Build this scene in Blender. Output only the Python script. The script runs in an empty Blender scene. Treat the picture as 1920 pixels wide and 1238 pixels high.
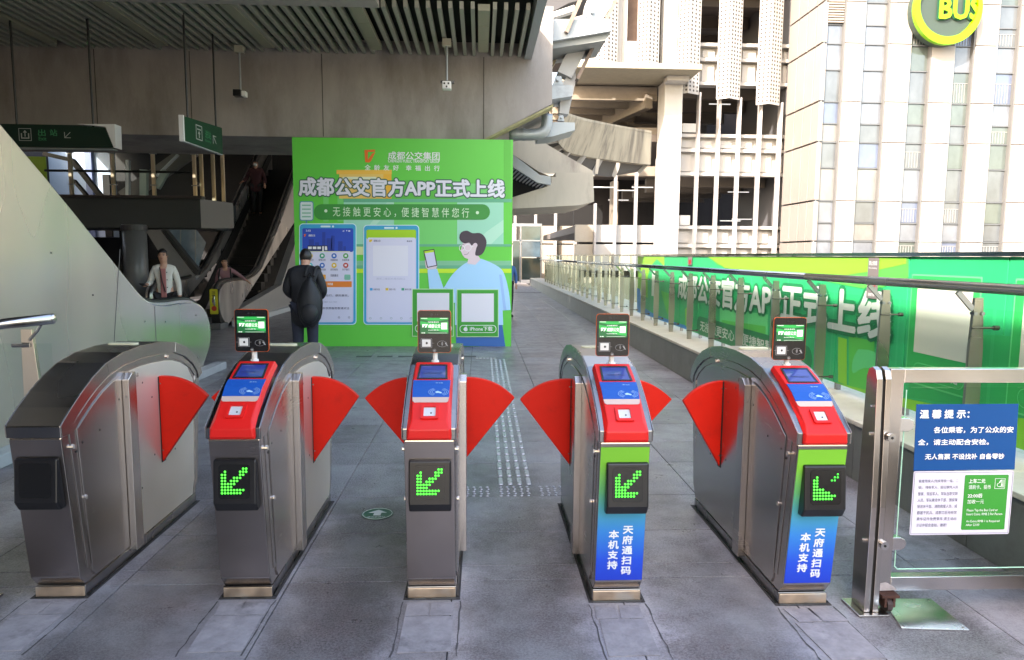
import bpy, bmesh, math, random
import numpy as np
from mathutils import Vector, Matrix
random.seed(7)
S = bpy.context.scene
C = S.collection
R = math.radians
# ------------------------------------------------------------------ camera, world, sun, exposure
CAM_H = 1.6
_pit = math.atan(139/1300.); _yaw = math.atan(61/1300*math.cos(_pit)); _roll = R(0.4)
_cp, _sp, _cy, _sy = math.cos(_pit), math.sin(_pit), math.cos(_yaw), math.sin(_yaw)
FW = Vector((_sy*_cp, _cy*_cp, -_sp)); _rt = Vector((_cy, -_sy, 0)); _up = _rt.cross(FW)
RT = _rt*math.cos(_roll)+_up*math.sin(_roll); UP = _up*math.cos(_roll)-_rt*math.sin(_roll)
cam_d = bpy.data.cameras.new('camera'); cam = bpy.data.objects.new('camera', cam_d); C.objects.link(cam)
M = Matrix.Identity(4)
for i in range(3):
    M[i][0] = RT[i]; M[i][1] = UP[i]; M[i][2] = -FW[i]
M[2][3] = CAM_H
cam.matrix_world = M
cam_d.sensor_width = 36; cam_d.lens = 1300/1920*36; cam_d.clip_start = .05; cam_d.clip_end = 600
S.camera = cam
w = bpy.data.worlds.new('World'); S.world = w; w.use_nodes = True
nt = w.node_tree; sky = nt.nodes.new('ShaderNodeTexSky'); sky.sky_type = 'NISHITA'; sky.sun_disc = False
SUN_DIR = Vector((.52, .62, -.59)).normalized()          # the way the light travels
sky.sun_elevation = math.asin(-SUN_DIR.z); sky.sun_rotation = math.atan2(-SUN_DIR.x, -SUN_DIR.y)
sky.air_density = 1.3; sky.dust_density = 3.0
bg = nt.nodes['Background']; bg.inputs[1].default_value = .15
nt.links.new(sky.outputs[0], bg.inputs[0])
sl = bpy.data.lights.new('sun', 'SUN'); sl.energy = 2.0; sl.angle = R(.6); sl.color = (1, .985, .965)
so = bpy.data.objects.new('sun', sl); C.objects.link(so); so.rotation_euler = SUN_DIR.to_track_quat('-Z', 'Y').to_euler()
S.view_settings.view_transform = 'Standard'; S.view_settings.look = 'None'
S.view_settings.exposure = 2.65; S.view_settings.use_white_balance = True; S.view_settings.white_balance_temperature = 7400; S.view_settings.white_balance_tint = 14; S.view_settings.gamma = 1
S.cycles.max_bounces = 8; S.cycles.diffuse_bounces = 4; S.cycles.glossy_bounces = 4
S.cycles.transparent_max_bounces = 64; S.cycles.use_denoising = True

# ------------------------------------------------------------------ measuring helpers: a sight line met with a real plane
CO = Vector((0, 0, CAM_H))
def _ray(px, py): return (FW*1300+RT*(px-960)-UP*(py-619)).normalized()
def on_y(px, py, Y): d = _ray(px, py); return CO+d*(Y/d.y)
def on_x(px, py, X): d = _ray(px, py); return CO+d*(X/d.x)
def on_z(px, py, Z=0.): d = _ray(px, py); return CO+d*((Z-CAM_H)/d.z)

# ------------------------------------------------------------------ materials
MATS = {}
def mat(name, col, rough=.55, metal=0., var=0., scale=6., bump=0., bscale=40., stretch=(1, 1, 1), emit=0., spec=.5, rnd=0., dirt=None, dscale=1.2, dthr=(.55, .75), coat=0.):
    if name in MATS: return MATS[name]
    m = bpy.data.materials.new(name); m.use_nodes = True; MATS[name] = m
    n = m.node_tree.nodes; L = m.node_tree.links; p = n['Principled BSDF']
    c4 = (*col, 1)
    p.inputs['Base Color'].default_value = c4; p.inputs['Roughness'].default_value = rough; p.inputs['Metallic'].default_value = metal
    p.inputs['Specular IOR Level'].default_value = spec
    if coat: p.inputs['Coat Weight'].default_value = coat
    tc = n.new('ShaderNodeNewGeometry'); mp = n.new('ShaderNodeMapping'); mp.inputs['Scale'].default_value = stretch
    L.new(tc.outputs['Position'], mp.inputs['Vector'])
    cur = None
    if var:
        t = n.new('ShaderNodeTexNoise'); t.inputs['Scale'].default_value = scale; t.inputs['Detail'].default_value = 6 if metal < .5 else 1.5; t.inputs['Roughness'].default_value = .62 if metal < .5 else .45
        L.new(mp.outputs[0], t.inputs['Vector'])
        mr = n.new('ShaderNodeMapRange'); mr.inputs[1].default_value = .25; mr.inputs[2].default_value = .75; mr.inputs[3].default_value = 1-var; mr.inputs[4].default_value = 1+var
        L.new(t.outputs['Fac'], mr.inputs[0])
        mx = n.new('ShaderNodeVectorMath'); mx.operation = 'SCALE'; mx.inputs[0].default_value = col
        L.new(mr.outputs[0], mx.inputs['Scale']); cur = mx.outputs[0]
        if metal > .5 or coat:
            r2 = n.new('ShaderNodeMapRange'); r2.inputs[1].default_value = .3; r2.inputs[2].default_value = .7; r2.inputs[3].default_value = max(.03, rough-.08); r2.inputs[4].default_value = rough+.1
            L.new(t.outputs['Fac'], r2.inputs[0]); L.new(r2.outputs[0], p.inputs['Roughness'])
    if rnd:
        oi = n.new('ShaderNodeObjectInfo'); mr = n.new('ShaderNodeMapRange'); mr.inputs[3].default_value = 1-rnd; mr.inputs[4].default_value = 1+rnd
        L.new(oi.outputs['Random'], mr.inputs[0]); mx = n.new('ShaderNodeVectorMath'); mx.operation = 'SCALE'; mx.inputs[0].default_value = col
        if cur: L.new(cur, mx.inputs[0])
        L.new(mr.outputs[0], mx.inputs['Scale']); cur = mx.outputs[0]
    if dirt:
        t = n.new('ShaderNodeTexNoise'); t.inputs['Scale'].default_value = dscale; t.inputs['Detail'].default_value = 8 if metal < .5 else 2; t.inputs['Roughness'].default_value = .68 if metal < .5 else .45
        L.new(mp.outputs[0], t.inputs['Vector'])
        mr = n.new('ShaderNodeMapRange'); mr.inputs[1].default_value = dthr[0]; mr.inputs[2].default_value = dthr[1]; L.new(t.outputs['Fac'], mr.inputs[0])
        mx = n.new('ShaderNodeMix'); mx.data_type = 'RGBA'; mx.inputs['A'].default_value = c4; mx.inputs['B'].default_value = (*dirt, 1)
        if cur: L.new(cur, mx.inputs['A'])
        L.new(mr.outputs[0], mx.inputs['Factor']); cur = mx.outputs['Result']
    if cur: L.new(cur, p.inputs['Base Color'])
    if bump:
        t = n.new('ShaderNodeTexNoise'); t.inputs['Scale'].default_value = bscale; t.inputs['Detail'].default_value = 5
        L.new(mp.outputs[0], t.inputs['Vector']); b = n.new('ShaderNodeBump'); b.inputs['Strength'].default_value = bump; b.inputs['Distance'].default_value = .01
        L.new(t.outputs['Fac'], b.inputs['Height']); L.new(b.outputs[0], p.inputs['Normal'])
    if emit:
        p.inputs['Emission Color'].default_value = c4; p.inputs['Emission Strength'].default_value = emit
    return m
def glass_mat(name, tint=(.93, .975, .96), fac=.04, rough=.02):
    if name in MATS: return MATS[name]
    m = bpy.data.materials.new(name); m.use_nodes = True; MATS[name] = m
    n = m.node_tree.nodes; L = m.node_tree.links; n.remove(n['Principled BSDF'])
    t = n.new('ShaderNodeBsdfTransparent'); t.inputs[0].default_value = (*tint, 1)
    g = n.new('ShaderNodeBsdfGlossy'); g.inputs['Roughness'].default_value = rough; g.inputs[0].default_value = (.9, .97, .95, 1)
    lw = n.new('ShaderNodeLayerWeight'); lw.inputs['Blend'].default_value = fac
    mx = n.new('ShaderNodeMixShader'); gg = n.new('ShaderNodeNewGeometry'); iv = n.new('ShaderNodeMath'); iv.operation = 'SUBTRACT'; iv.inputs[0].default_value = 1; L.new(gg.outputs['Backfacing'], iv.inputs[1]); ml = n.new('ShaderNodeMath'); ml.operation = 'MULTIPLY'; L.new(iv.outputs[0], ml.inputs[0]); L.new(lw.outputs['Fresnel'], ml.inputs[1]); L.new(ml.outputs[0], mx.inputs[0]); L.new(t.outputs[0], mx.inputs[1]); L.new(g.outputs[0], mx.inputs[2])
    L.new(mx.outputs[0], n['Material Output'].inputs['Surface']); return m
def brush(m, amt=.045, sc=(6, 6, 520)):
    n = m.node_tree.nodes; L = m.node_tree.links; p = n['Principled BSDF']
    g = n.new('ShaderNodeNewGeometry'); mp = n.new('ShaderNodeMapping'); mp.inputs['Scale'].default_value = sc; L.new(g.outputs['Position'], mp.inputs['Vector'])
    t = n.new('ShaderNodeTexNoise'); t.inputs['Scale'].default_value = 1; t.inputs['Detail'].default_value = 3; L.new(mp.outputs[0], t.inputs['Vector'])
    t2 = n.new('ShaderNodeTexNoise'); t2.inputs['Scale'].default_value = 2.2; t2.inputs['Detail'].default_value = 4; L.new(g.outputs['Position'], t2.inputs['Vector'])
    a = n.new('ShaderNodeMath'); a.operation = 'MULTIPLY_ADD'; a.inputs[1].default_value = .22; L.new(t.outputs['Fac'], a.inputs[0]); L.new(t2.outputs['Fac'], a.inputs[2])
    r = n.new('ShaderNodeMapRange'); r.inputs[1].default_value = .35; r.inputs[2].default_value = .87; r.inputs[3].default_value = p.inputs['Roughness'].default_value-amt; r.inputs[4].default_value = p.inputs['Roughness'].default_value+amt; L.new(a.outputs[0], r.inputs[0]); L.new(r.outputs[0], p.inputs['Roughness'])
    return m
steel = mat('brushed_steel', (.60, .545, .51), .25, 1., var=.05, scale=3, stretch=(1, 1, .12), dirt=(.44, .40, .375), dscale=1.6, dthr=(.35, .9))
steel_dark = mat('lid_steel', (.30, .29, .29), .25, 1., var=.06, scale=3)
steel_lt = mat('bright_steel', (.62, .59, .57), .24, 1., var=.05, scale=4, stretch=(1, 1, .3))
steel_warm = mat('cream_reflect_steel', (.80, .72, .62), .33, .5, var=.06, scale=2, dirt=(.60, .53, .44), dscale=1.6, dthr=(.4, .9))  # cream reflection of the bright facade mixed into the panel colour
steel_rail = mat('rail_steel', (.30, .33, .36), .22, 1., var=.04, scale=2)
steel_clad = mat('cladding_steel', (.62, .545, .47), .24, .68, var=.10, scale=1.2, stretch=(1, 1, .35), dirt=(.56, .49, .41), dscale=.9, dthr=(.3, .9))
concrete = mat('concrete', (.33, .302, .28), .85, var=.16, scale=2.2, bump=.25, bscale=60, stretch=(1, 1, .35), dirt=(.20, .175, .155), dscale=.9, dthr=(.48, .70))
concrete_lt = mat('pale_concrete', (.46, .42, .35), .85, var=.12, scale=2, bump=.2, bscale=30, stretch=(1, 1, .3), dirt=(.26, .23, .2), dscale=1.0, dthr=(.55, .72))
concrete_st = mat('streaked_concrete', (.34, .30, .225), .85, var=.15, scale=3, bump=.2, bscale=20, stretch=(1, 1, .12), dirt=(.10, .085, .07), dscale=2.4, dthr=(.50, .72))
black = mat('black_plastic', (.012, .012, .014), .28)
rubber = mat('black_rubber', (.012, .012, .012), .45)
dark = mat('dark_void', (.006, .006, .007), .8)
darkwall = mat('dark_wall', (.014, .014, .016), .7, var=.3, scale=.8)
red = mat('red_flap', (.70, .014, .005), .48, var=.07, scale=5, spec=.22, bump=.06, bscale=60, dirt=(.50, .012, .006), dscale=7, dthr=(.55, .85))
redp = mat('red_plastic', (.72, .016, .014), .36, var=.03, scale=9, spec=.35)
white = mat('white_paint', (.78, .78, .77), .45)
white_pr = mat('print_white', (.80, .82, .84), .5)
blue_card = mat('print_card_blue', (.004, .085, .40), .4, spec=.25)
beige = mat('beige_strip', (.55, .42, .38), .4)
galv = mat('grey_galvanised', (.33, .36, .38), .5, .6, var=.1)
orange = mat('orange_rim', (.75, .12, .02), .35)
LED = mat('led_green', (.02, .9, .05), .3, emit=.45)
LEDd = mat('led_green_dim', (.02, .75, .06), .3, emit=.16)
LEDoff = mat('led_off', (.01, .03, .012), .3)
for m_ in (steel, steel_warm, steel_lt): brush(m_)
steel_front = mat('dim_front_steel', (.40, .35, .33), .30, 1., var=.06, scale=3, dirt=(.30, .26, .24), dscale=3, dthr=(.4, .8)); brush(steel_front, .04)  # darker copy of the steel, the fronts' dim reflections mixed into its colour
glass = glass_mat('clear_glass'); glass_g = glass_mat('tinted_glass', (.55, .68, .66), .25)

# ------------------------------------------------------------------ geometry helpers
class MB:
    def __init__(s): s.v = []; s.f = []
    def add(s, vs, fs):
        k = len(s.v); s.v += [tuple(v) for v in vs]; s.f += [[i+k for i in f] for f in fs]; return s
    def box(s, x0, x1, y0, y1, z0, z1):
        return s.add([(x0, y0, z0), (x1, y0, z0), (x1, y1, z0), (x0, y1, z0), (x0, y0, z1), (x1, y0, z1), (x1, y1, z1), (x0, y1, z1)],
                     [[0, 3, 2, 1], [4, 5, 6, 7], [0, 1, 5, 4], [1, 2, 6, 5], [2, 3, 7, 6], [3, 0, 4, 7]])
    def ext(s, pts, vec):                       # a flat outline pushed along a vector
        n = len(pts); v = Vector(vec); P = [Vector(p) for p in pts]; Q = [p+v for p in P]
        nr = Vector((0, 0, 0))
        for i in range(n): nr += P[i].cross(P[(i+1) % n])
        a = list(range(n)); b = [i+n for i in a]
        if nr.dot(v) > 0: a = a[::-1]
        else: b = b[::-1]
        fs = [a, b]
        for i in range(n):
            j = (i+1) % n
            fs.append([i, j, j+n, i+n] if nr.dot(v) > 0 else [j, i, i+n, j+n])
        return s.add(P+Q, fs)
    def prx(s, yz, x0, x1): return s.ext([(x0, y, z) for y, z in yz], (x1-x0, 0, 0))
    def pry(s, xz, y0, y1): return s.ext([(x, y0, z) for x, z in xz], (0, y1-y0, 0))
    def prz(s, xy, z0, z1): return s.ext([(x, y, z0) for x, y in xy], (0, 0, z1-z0))
    def tube(s, pts, r, n=8, cap=True, r2=None):
        P = [Vector(p) for p in pts]; rings = []; m = len(P); k0 = len(s.v)
        prev = None
        for i, p in enumerate(P):
            t = ((P[min(i+1, m-1)]-p).normalized()+(p-P[max(i-1, 0)]).normalized()).normalized()
            if prev is None:
                a = t.orthogonal().normalized()
            else:
                a = (prev-t*prev.dot(t)).normalized()
            prev = a; b = t.cross(a); rr = r if r2 is None else r+(r2-r)*i/(m-1)
            rings += [p+a*rr*math.cos(2*math.pi*j/n)+b*rr*math.sin(2*math.pi*j/n) for j in range(n)]
        fs = []
        for i in range(m-1):
            for j in range(n):
                fs.append([i*n+j, i*n+(j+1) % n, (i+1)*n+(j+1) % n, (i+1)*n+j])
        if cap: fs += [list(range(n))[::-1], [(m-1)*n+j for j in range(n)]]
        return s.add(rings, fs)
    def bar(s, p, q, wx, wz, upv=(0, 0, 1)):      # rectangular bar from p to q
        p = Vector(p); q = Vector(q); t = (q-p).normalized(); a = t.cross(Vector(upv)).normalized(); b = a.cross(t)
        pts = [p+a*wx/2+b*wz/2, p-a*wx/2+b*wz/2, p-a*wx/2-b*wz/2, p+a*wx/2-b*wz/2]
        return s.ext(pts, q-p)
    def ball(s, c, r, nu=8, nv=6, sc=(1, 1, 1)):
        c = Vector(c); vs = [c+Vector((0, 0, r*sc[2]))]
        for i in range(1, nv):
            th = math.pi*i/nv
            for j in range(nu):
                ph = 2*math.pi*j/nu; vs.append(c+Vector((r*sc[0]*math.sin(th)*math.cos(ph), r*sc[1]*math.sin(th)*math.sin(ph), r*sc[2]*math.cos(th))))
        vs.append(c-Vector((0, 0, r*sc[2]))); fs = []
        for j in range(nu): fs.append([0, 1+j, 1+(j+1) % nu])
        for i in range(nv-2):
            for j in range(nu):
                a = 1+i*nu+j; b = 1+i*nu+(j+1) % nu; fs.append([a, a+nu, b+nu, b])
        l = len(vs)-1; k = 1+(nv-2)*nu
        for j in range(nu): fs.append([l, k+(j+1) % nu, k+j])
        return s.add(vs, fs)
def link(name, me, m, parent=None, loc=None, smooth=False, bevel=0.):
    o = bpy.data.objects.new(name, me); C.objects.link(o)
    if m and not me.materials: me.materials.append(m)
    if parent is not None:
        o.parent = parent
        if parent.parent is None and parent.get('_w'): o.location = -Vector(parent.location)
    if loc is not None: o.location = loc
    if smooth:
        for p in me.polygons: p.use_smooth = True
    if bevel:
        b = o.modifiers.new('b', 'BEVEL'); b.width = bevel; b.segments = 2; b.limit_method = 'ANGLE'; b.angle_limit = R(40)
    return o
def obj(name, mb, m, parent=None, **k):
    me = bpy.data.meshes.new(name); me.from_pydata(mb.v, [], mb.f); me.update()
    return link(name, me, m, parent, **k)
def thing(name, label, cat, loc=(0, 0, 0), rz=0, group=None, world=True):
    o = bpy.data.objects.new(name, None); C.objects.link(o); o.location = loc; o.rotation_euler.z = rz; o.empty_display_size = .1
    o['label'] = label; o['category'] = cat
    if group: o['group'] = group
    if world: o['_w'] = 1                       # parts are given in world coordinates
    return o
def struct(o): o['kind'] = 'structure'; return o
def stuff(o): o['kind'] = 'stuff'; return o
def dup(root, loc, label=None, **props):
    r = root.copy(); C.objects.link(r); r.location = loc
    if label: r['label'] = label
    for k, v in props.items(): r[k] = v
    for ch in root.children:
        c = ch.copy(); C.objects.link(c); c.parent = r
        for g in ch.children:
            d = g.copy(); C.objects.link(d); d.parent = c
    return r
# flat print on a frame: origin, u, v, normal
class Frame:
    def __init__(s, o, u, v, n): s.o, s.u, s.v, s.n = Vector(o), Vector(u), Vector(v), Vector(n)
    def p(s, a, b, off=0.): return s.o+s.u*a+s.v*b+s.n*off
def sheet(name, fr, polys, off, m, parent, th=.0015):
    if name.startswith('print') and 1 < len(polys) <= 9:
        for q in polys: r = sheet(name, fr, [q], off, m, parent, th)
        return r
    mb = MB()
    for pts in polys:
        P = [fr.p(a, b, off-th) for a, b in pts]; mb.ext(P, fr.n*th)
    return obj(name, mb, m, parent)
def rr(u0, v0, u1, v1, r, n=5):
    if u0 > u1: u0, u1 = u1, u0
    if v0 > v1: v0, v1 = v1, v0
    pts = []
    for cx, cy, a0 in ((u1-r, v1-r, 0), (u0+r, v1-r, 90), (u0+r, v0+r, 180), (u1-r, v0+r, 270)):
        for i in range(n+1):
            a = R(a0+90*i/n); pts.append((cx+r*math.cos(a), cy+r*math.sin(a)))
    return pts
def ell(cx, cy, rx, ry=None, n=20):
    ry = rx if ry is None else ry
    return [(cx+rx*math.cos(2*math.pi*i/n), cy+ry*math.sin(2*math.pi*i/n)) for i in range(n)]
def ring(cx, cy, rx, ry, t, a0=0, a1=360, n=16):
    out = []
    for i in range(n):
        a = R(a0+(a1-a0)*i/n); b = R(a0+(a1-a0)*(i+1)/n)
        out.append([(cx+rx*math.cos(a), cy+ry*math.sin(a)), (cx+rx*math.cos(b), cy+ry*math.sin(b)), (cx+(rx-t)*math.cos(b), cy+(ry-t)*math.sin(b)), (cx+(rx-t)*math.cos(a), cy+(ry-t)*math.sin(a))])
    return out
_TX = {}
def text_verts(body, bold=0., space=1., res=2):
    key = (body, bold, space, res)
    if key not in _TX:
        c = bpy.data.curves.new('t', 'FONT'); c.body = body; c.offset = bold; c.resolution_u = res; c.space_character = space; c.space_line = 1.15
        o = bpy.data.objects.new('t', c); C.objects.link(o)
        dg = bpy.context.evaluated_depsgraph_get(); me = bpy.data.meshes.new_from_object(o.evaluated_get(dg))
        vs = np.array([v.co[:2] for v in me.vertices]).reshape(-1, 2); fs = [list(p.vertices) for p in me.polygons]
        bpy.data.objects.remove(o); bpy.data.meshes.remove(me); bpy.data.curves.remove(c)
        _TX[key] = (vs, fs)
    return _TX[key]
def text(name, body, fr, u0, u1, v0, v1, off, m, parent, bold=0., space=1., keep=False, ref=None, res=2, slant=0.):
    vs, fs = text_verts(body, 0., space, res)
    mn, mx = vs.min(0), vs.max(0)
    sx = (u1-u0)/(mx[0]-mn[0]); sy = (v1-v0)/(mx[1]-mn[1])
    if keep: sx = sy = min(abs(sx), abs(sy))
    e = bold*min(abs(sx), abs(sy))*.8
    sh = [(0, 0)]
    if bold >= .02: sh = [(math.cos(2*math.pi*i/6), math.sin(2*math.pi*i/6)) for i in range(6)]+[(0, 0)]
    if bold > .05: sh = [(q*math.cos(2*math.pi*i/12), q*math.sin(2*math.pi*i/12)) for q in (1, .5) for i in range(12)]+[(0, 0)]
    mb = MB()
    for i, (a, b) in enumerate(sh):
        z = off+i*(.00012 if bold <= .05 else .00006)*(1 if sx > .02 else .3)
        mb.add([fr.p(u0+(x-mn[0])*sx+a*e, v0+(y-mn[1])*sy+b*e, z) for x, y in vs], fs)
    return obj(name, mb, m, parent)
# curved line helper
def smoothline(pts, n=6):
    P = [Vector(p) for p in pts]; out = []
    for i in range(len(P)-1):
        p0 = P[max(i-1, 0)]; p1 = P[i]; p2 = P[i+1]; p3 = P[min(i+2, len(P)-1)]
        for k in range(n):
            t = k/n; out.append(.5*((2*p1)+(p2-p0)*t+(2*p0-5*p1+4*p2-p3)*t*t+(3*p1-p0-3*p2+p3)*t**3))
    out.append(P[-1]); return out

# ================================================================== FLOOR
def granite():
    m = bpy.data.materials.new('granite'); m.use_nodes = True; n = m.node_tree.nodes; L = m.node_tree.links; p = n['Principled BSDF']
    g = n.new('ShaderNodeNewGeometry'); sx = n.new('ShaderNodeSeparateXYZ'); L.new(g.outputs['Position'], sx.inputs[0])
    def noise(sc, det=4, ro=.6):
        t = n.new('ShaderNodeTexNoise'); t.inputs['Scale'].default_value = sc; t.inputs['Detail'].default_value = det; t.inputs['Roughness'].default_value = ro
        L.new(g.outputs['Position'], t.inputs['Vector']); return t.outputs['Fac']
    def mr(x, a, b, c, d):
        q = n.new('ShaderNodeMapRange'); L.new(x, q.inputs[0])
        for i, v in enumerate((a, b, c, d)): q.inputs[i+1].default_value = v
        return q.outputs[0]
    def ma(op, a, b):
        q = n.new('ShaderNodeMath'); q.operation = op
        for i, v in enumerate((a, b)):
            if isinstance(v, (int, float)): q.inputs[i].default_value = v
            else: L.new(v, q.inputs[i])
        return q.outputs[0]
    def mix(f, a, b):
        q = n.new('ShaderNodeMix'); q.data_type = 'RGBA'; L.new(f, q.inputs['Factor'])
        for k, v in (('A', a), ('B', b)):
            if isinstance(v, tuple): q.inputs[k].default_value = (*v, 1)
            else: L.new(v, q.inputs[k])
        return q.outputs['Result']
    spk = mr(noise(95, 3, .85), .42, .58, 0, 1)
    base = mix(spk, (.062, .056, .064), (.31, .29, .31))
    spl = mr(noise(330, 2, .7), .62, .70, 0, 1)
    base = mix(spl, base, (.34, .33, .34))
    # cement dust trodden out along the feet of the gates
    cx = n.new('ShaderNodeMath'); cx.operation = 'PINGPONG'; cx.inputs[1].default_value = .4325
    L.new(ma('ADD', sx.outputs[0], 10.6+.0), cx.inputs[0])      # zero at the gate centres
    dst = ma('ADD', cx.outputs[0], mr(noise(3.5, 6, .7), .3, .7, -.13, .13))
    near = mr(dst, .07, .30, 1, 0)
    yl = mr(ma('ADD', sx.outputs[1], mr(noise(1.7, 4), .3, .7, -.5, .5)), 3.9, 4.9, 1, 0)
    dust = ma('MULTIPLY', ma('MULTIPLY', near, yl), mr(noise(22, 5, .75), .25, .65, .35, .9))
    base = mix(dust, base, (.36, .34, .375))
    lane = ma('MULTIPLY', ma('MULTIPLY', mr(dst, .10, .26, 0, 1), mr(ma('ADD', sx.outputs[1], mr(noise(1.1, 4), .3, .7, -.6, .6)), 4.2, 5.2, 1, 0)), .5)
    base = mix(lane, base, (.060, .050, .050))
    grime = mr(noise(1.3, 7, .7), .48, .68, 0, .6)
    base = mix(grime, base, (.07, .065, .065))
    pale = mr(noise(1.1, 7, .7), .45, .66, 0, .6)
    base = mix(pale, base, (.30, .305, .32))
    oi = n.new('ShaderNodeObjectInfo'); sc = n.new('ShaderNodeVectorMath'); sc.operation = 'SCALE'
    L.new(base, sc.inputs[0]); L.new(mr(oi.outputs['Random'], 0, 1, .88, 1.12), sc.inputs['Scale']); L.new(sc.outputs[0], p.inputs['Base Color'])
    L.new(mr(noise(5, 6, .7), .3, .7, .24, .50), p.inputs['Roughness'])
    b = n.new('ShaderNodeBump'); b.inputs['Strength'].default_value = .25; b.inputs['Distance'].default_value = .003
    L.new(noise(220, 4, .7), b.inputs['Height']); L.new(b.outputs[0], p.inputs['Normal']); return m
gran = granite()
floor = struct(obj('floor', MB().box(-16, 3.6, -14, 48, -.30, -.012), mat('grout', (.035, .034, .036), .9)))
cols = [.67+.8*k for k in range(-6, 3)]+[2.72]; cols[0] = -3.62
rows = [-.4, .5, 1.4, 2.3, 3.29, 3.45, 3.895, 4.495]+[5.24+.62*k for k in range(0, 12)]
_tile = {}
def tile(x0, x1, y0, y1, g=.0025, parent=floor, nm='floor_tile'):
    w_, d_ = round(x1-x0, 3), round(y1-y0, 3)
    if (w_, d_) not in _tile:
        mb = MB(); a, b = w_/2-g, d_/2-g; c = .002
        mb.add([(-a, -b, -.012), (a, -b, -.012), (a, b, -.012), (-a, b, -.012), (-a, -b, -c), (a, -b, -c), (a, b, -c), (-a, b, -c),
                (-a+c, -b+c, 0), (a-c, -b+c, 0), (a-c, b-c, 0), (-a+c, b-c, 0)],
               [[0, 1, 5, 4], [1, 2, 6, 5], [2, 3, 7, 6], [3, 0, 4, 7], [4, 5, 9, 8], [5, 6, 10, 9], [6, 7, 11, 10], [7, 4, 8, 11], [8, 9, 10, 11]])
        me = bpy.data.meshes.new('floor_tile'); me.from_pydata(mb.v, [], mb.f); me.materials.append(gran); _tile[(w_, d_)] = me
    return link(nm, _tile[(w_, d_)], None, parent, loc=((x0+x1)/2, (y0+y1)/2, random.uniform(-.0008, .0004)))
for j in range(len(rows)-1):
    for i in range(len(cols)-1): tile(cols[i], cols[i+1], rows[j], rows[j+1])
y = rows[-1]
while y < 30:
    for a, b in ((-.13, .67), (.67, 1.47), (1.47, 2.27), (2.27, 2.72)): tile(a, b, y, y+.8)
    y += .8
for x0, x1, y0, y1 in ((-14, -3.62, -.4, 5.9), (-14, -9.0, 5.9, 12), (-9, -3.62, 5.9, 9.0), (-9, -3.62, 9.0, 12.06), (-14, -9, 12.06, 25), (-9, -4.5, 12.06, 25), (-4.5, -.13, 12.06, 25), (-.13, 2.72, 30.86, 47.5), (-14, 2.72, -13, -.4)):
    tile(x0, x1, y0, y1, .004, nm='paving_slab')
# bright cement patches let into the floor in front of the gates
patch_m = mat('cement_patch', (.31, .29, .31), .8, var=.25, scale=14, bump=.4, bscale=70, dirt=(.12, .11, .12), dscale=5, dthr=(.55, .75))
GX = [-1.953, -1.081, -.222, .640, 1.500]
GY = [3.189, 3.155, 3.122, 3.068, 3.012]
for g, (x, y) in enumerate(zip(GX, GY)):
    for (a, b, c, d) in ((-.11, -.008, -.17, -.05), (.0, .105, -.17, -.05), (-.11, .105, -.46, -.176)):
        dx = (.0, .012, .0, -.01, .02)[g]
        mb = MB(); c1 = .004
        obj('cement_patch', MB().prz([(x+a+dx, y+c), (x+b+dx*1.5, y+c+.004), (x+b+dx, y+d-.003), (x+a, y+d)], .0006, .0035), patch_m, floor)
    mb = MB()
    for sx in (-1, 1):
        P = [(x+sx*(.128+.01*random.random()), y-.04-.45*k/9+.004*random.random()) for k in range(10)]
        for k in range(9):
            wd = .0015+.003*random.random(); (xa, ya), (xb, yb) = P[k], P[k+1]
            mb.add([(xa-wd, ya, .0009), (xa+wd, ya, .0009), (xb+wd, yb, .0009), (xb-wd, yb, .0009)], [[0, 3, 2, 1]])
    stuff(obj('crack', mb, mat('crack_dark', (.08, .075, .08), .9), floor))
# worn drain band studs
# tactile bars and domes
tb = MB(); 
for i, (a, z) in enumerate(((0, 0), )):
    x0, x1, y0, y1 = -.0165, .0165, -.074, .074
    P0 = rr(x0, y0, x1, y1, .008, 2); P1 = rr(x0+.004, y0+.004, x1-.004, y1-.004, .006, 2); n_ = len(P0)
    tb.add([(a, b, 0) for a, b in P0]+[(a, b, .005) for a, b in P1], [[i, (i+1) % n_, (i+1) % n_+n_, i+n_] for i in range(n_)]+[[i+n_ for i in range(n_)]])
tbm = bpy.data.meshes.new('tactile_bar'); tbm.from_pydata(tb.v, [], tb.f)
tact = mat('tactile_steel', (.50, .49, .53), .33, .6, var=.15, scale=30)
tbm.materials.append(tact)
for k in range(32):
    yy = 4.80+k*.187
    for i in range(4):
        link('tactile_bar', tbm, None, floor, loc=(.150+.066*i+(yy-4.8)*.0045, yy, .0002))
dm = MB().ball((0, 0, 0), .0115, 8, 5, (1, 1, .5)); dmm = bpy.data.meshes.new('tactile_dome'); dmm.from_pydata(dm.v, [], dm.f); dmm.materials.append(tact)
for i in range(15):
    x = -.085+i*.046
    if i in (4, 10): continue
    for k in range(5): link('tactile_dome', dmm, None, floor, loc=(x+(.006 if k % 2 else 0), 4.50+k*.044, .0005), smooth=True)
for i in range(6):   # flush vents by the poster foot
    x = -1.95+i*.33
    obj('floor_vent', MB().box(x, x+.24, 10.9, 11.02, .0006, .004), mat('vent_dark', (.05, .05, .055), .5), floor)
for i in range(6):
    x = -.06+i*.055; obj('floor_vent', MB().box(x, x+.035, 10.72, 10.80, .0006, .006), tact, floor)
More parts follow.
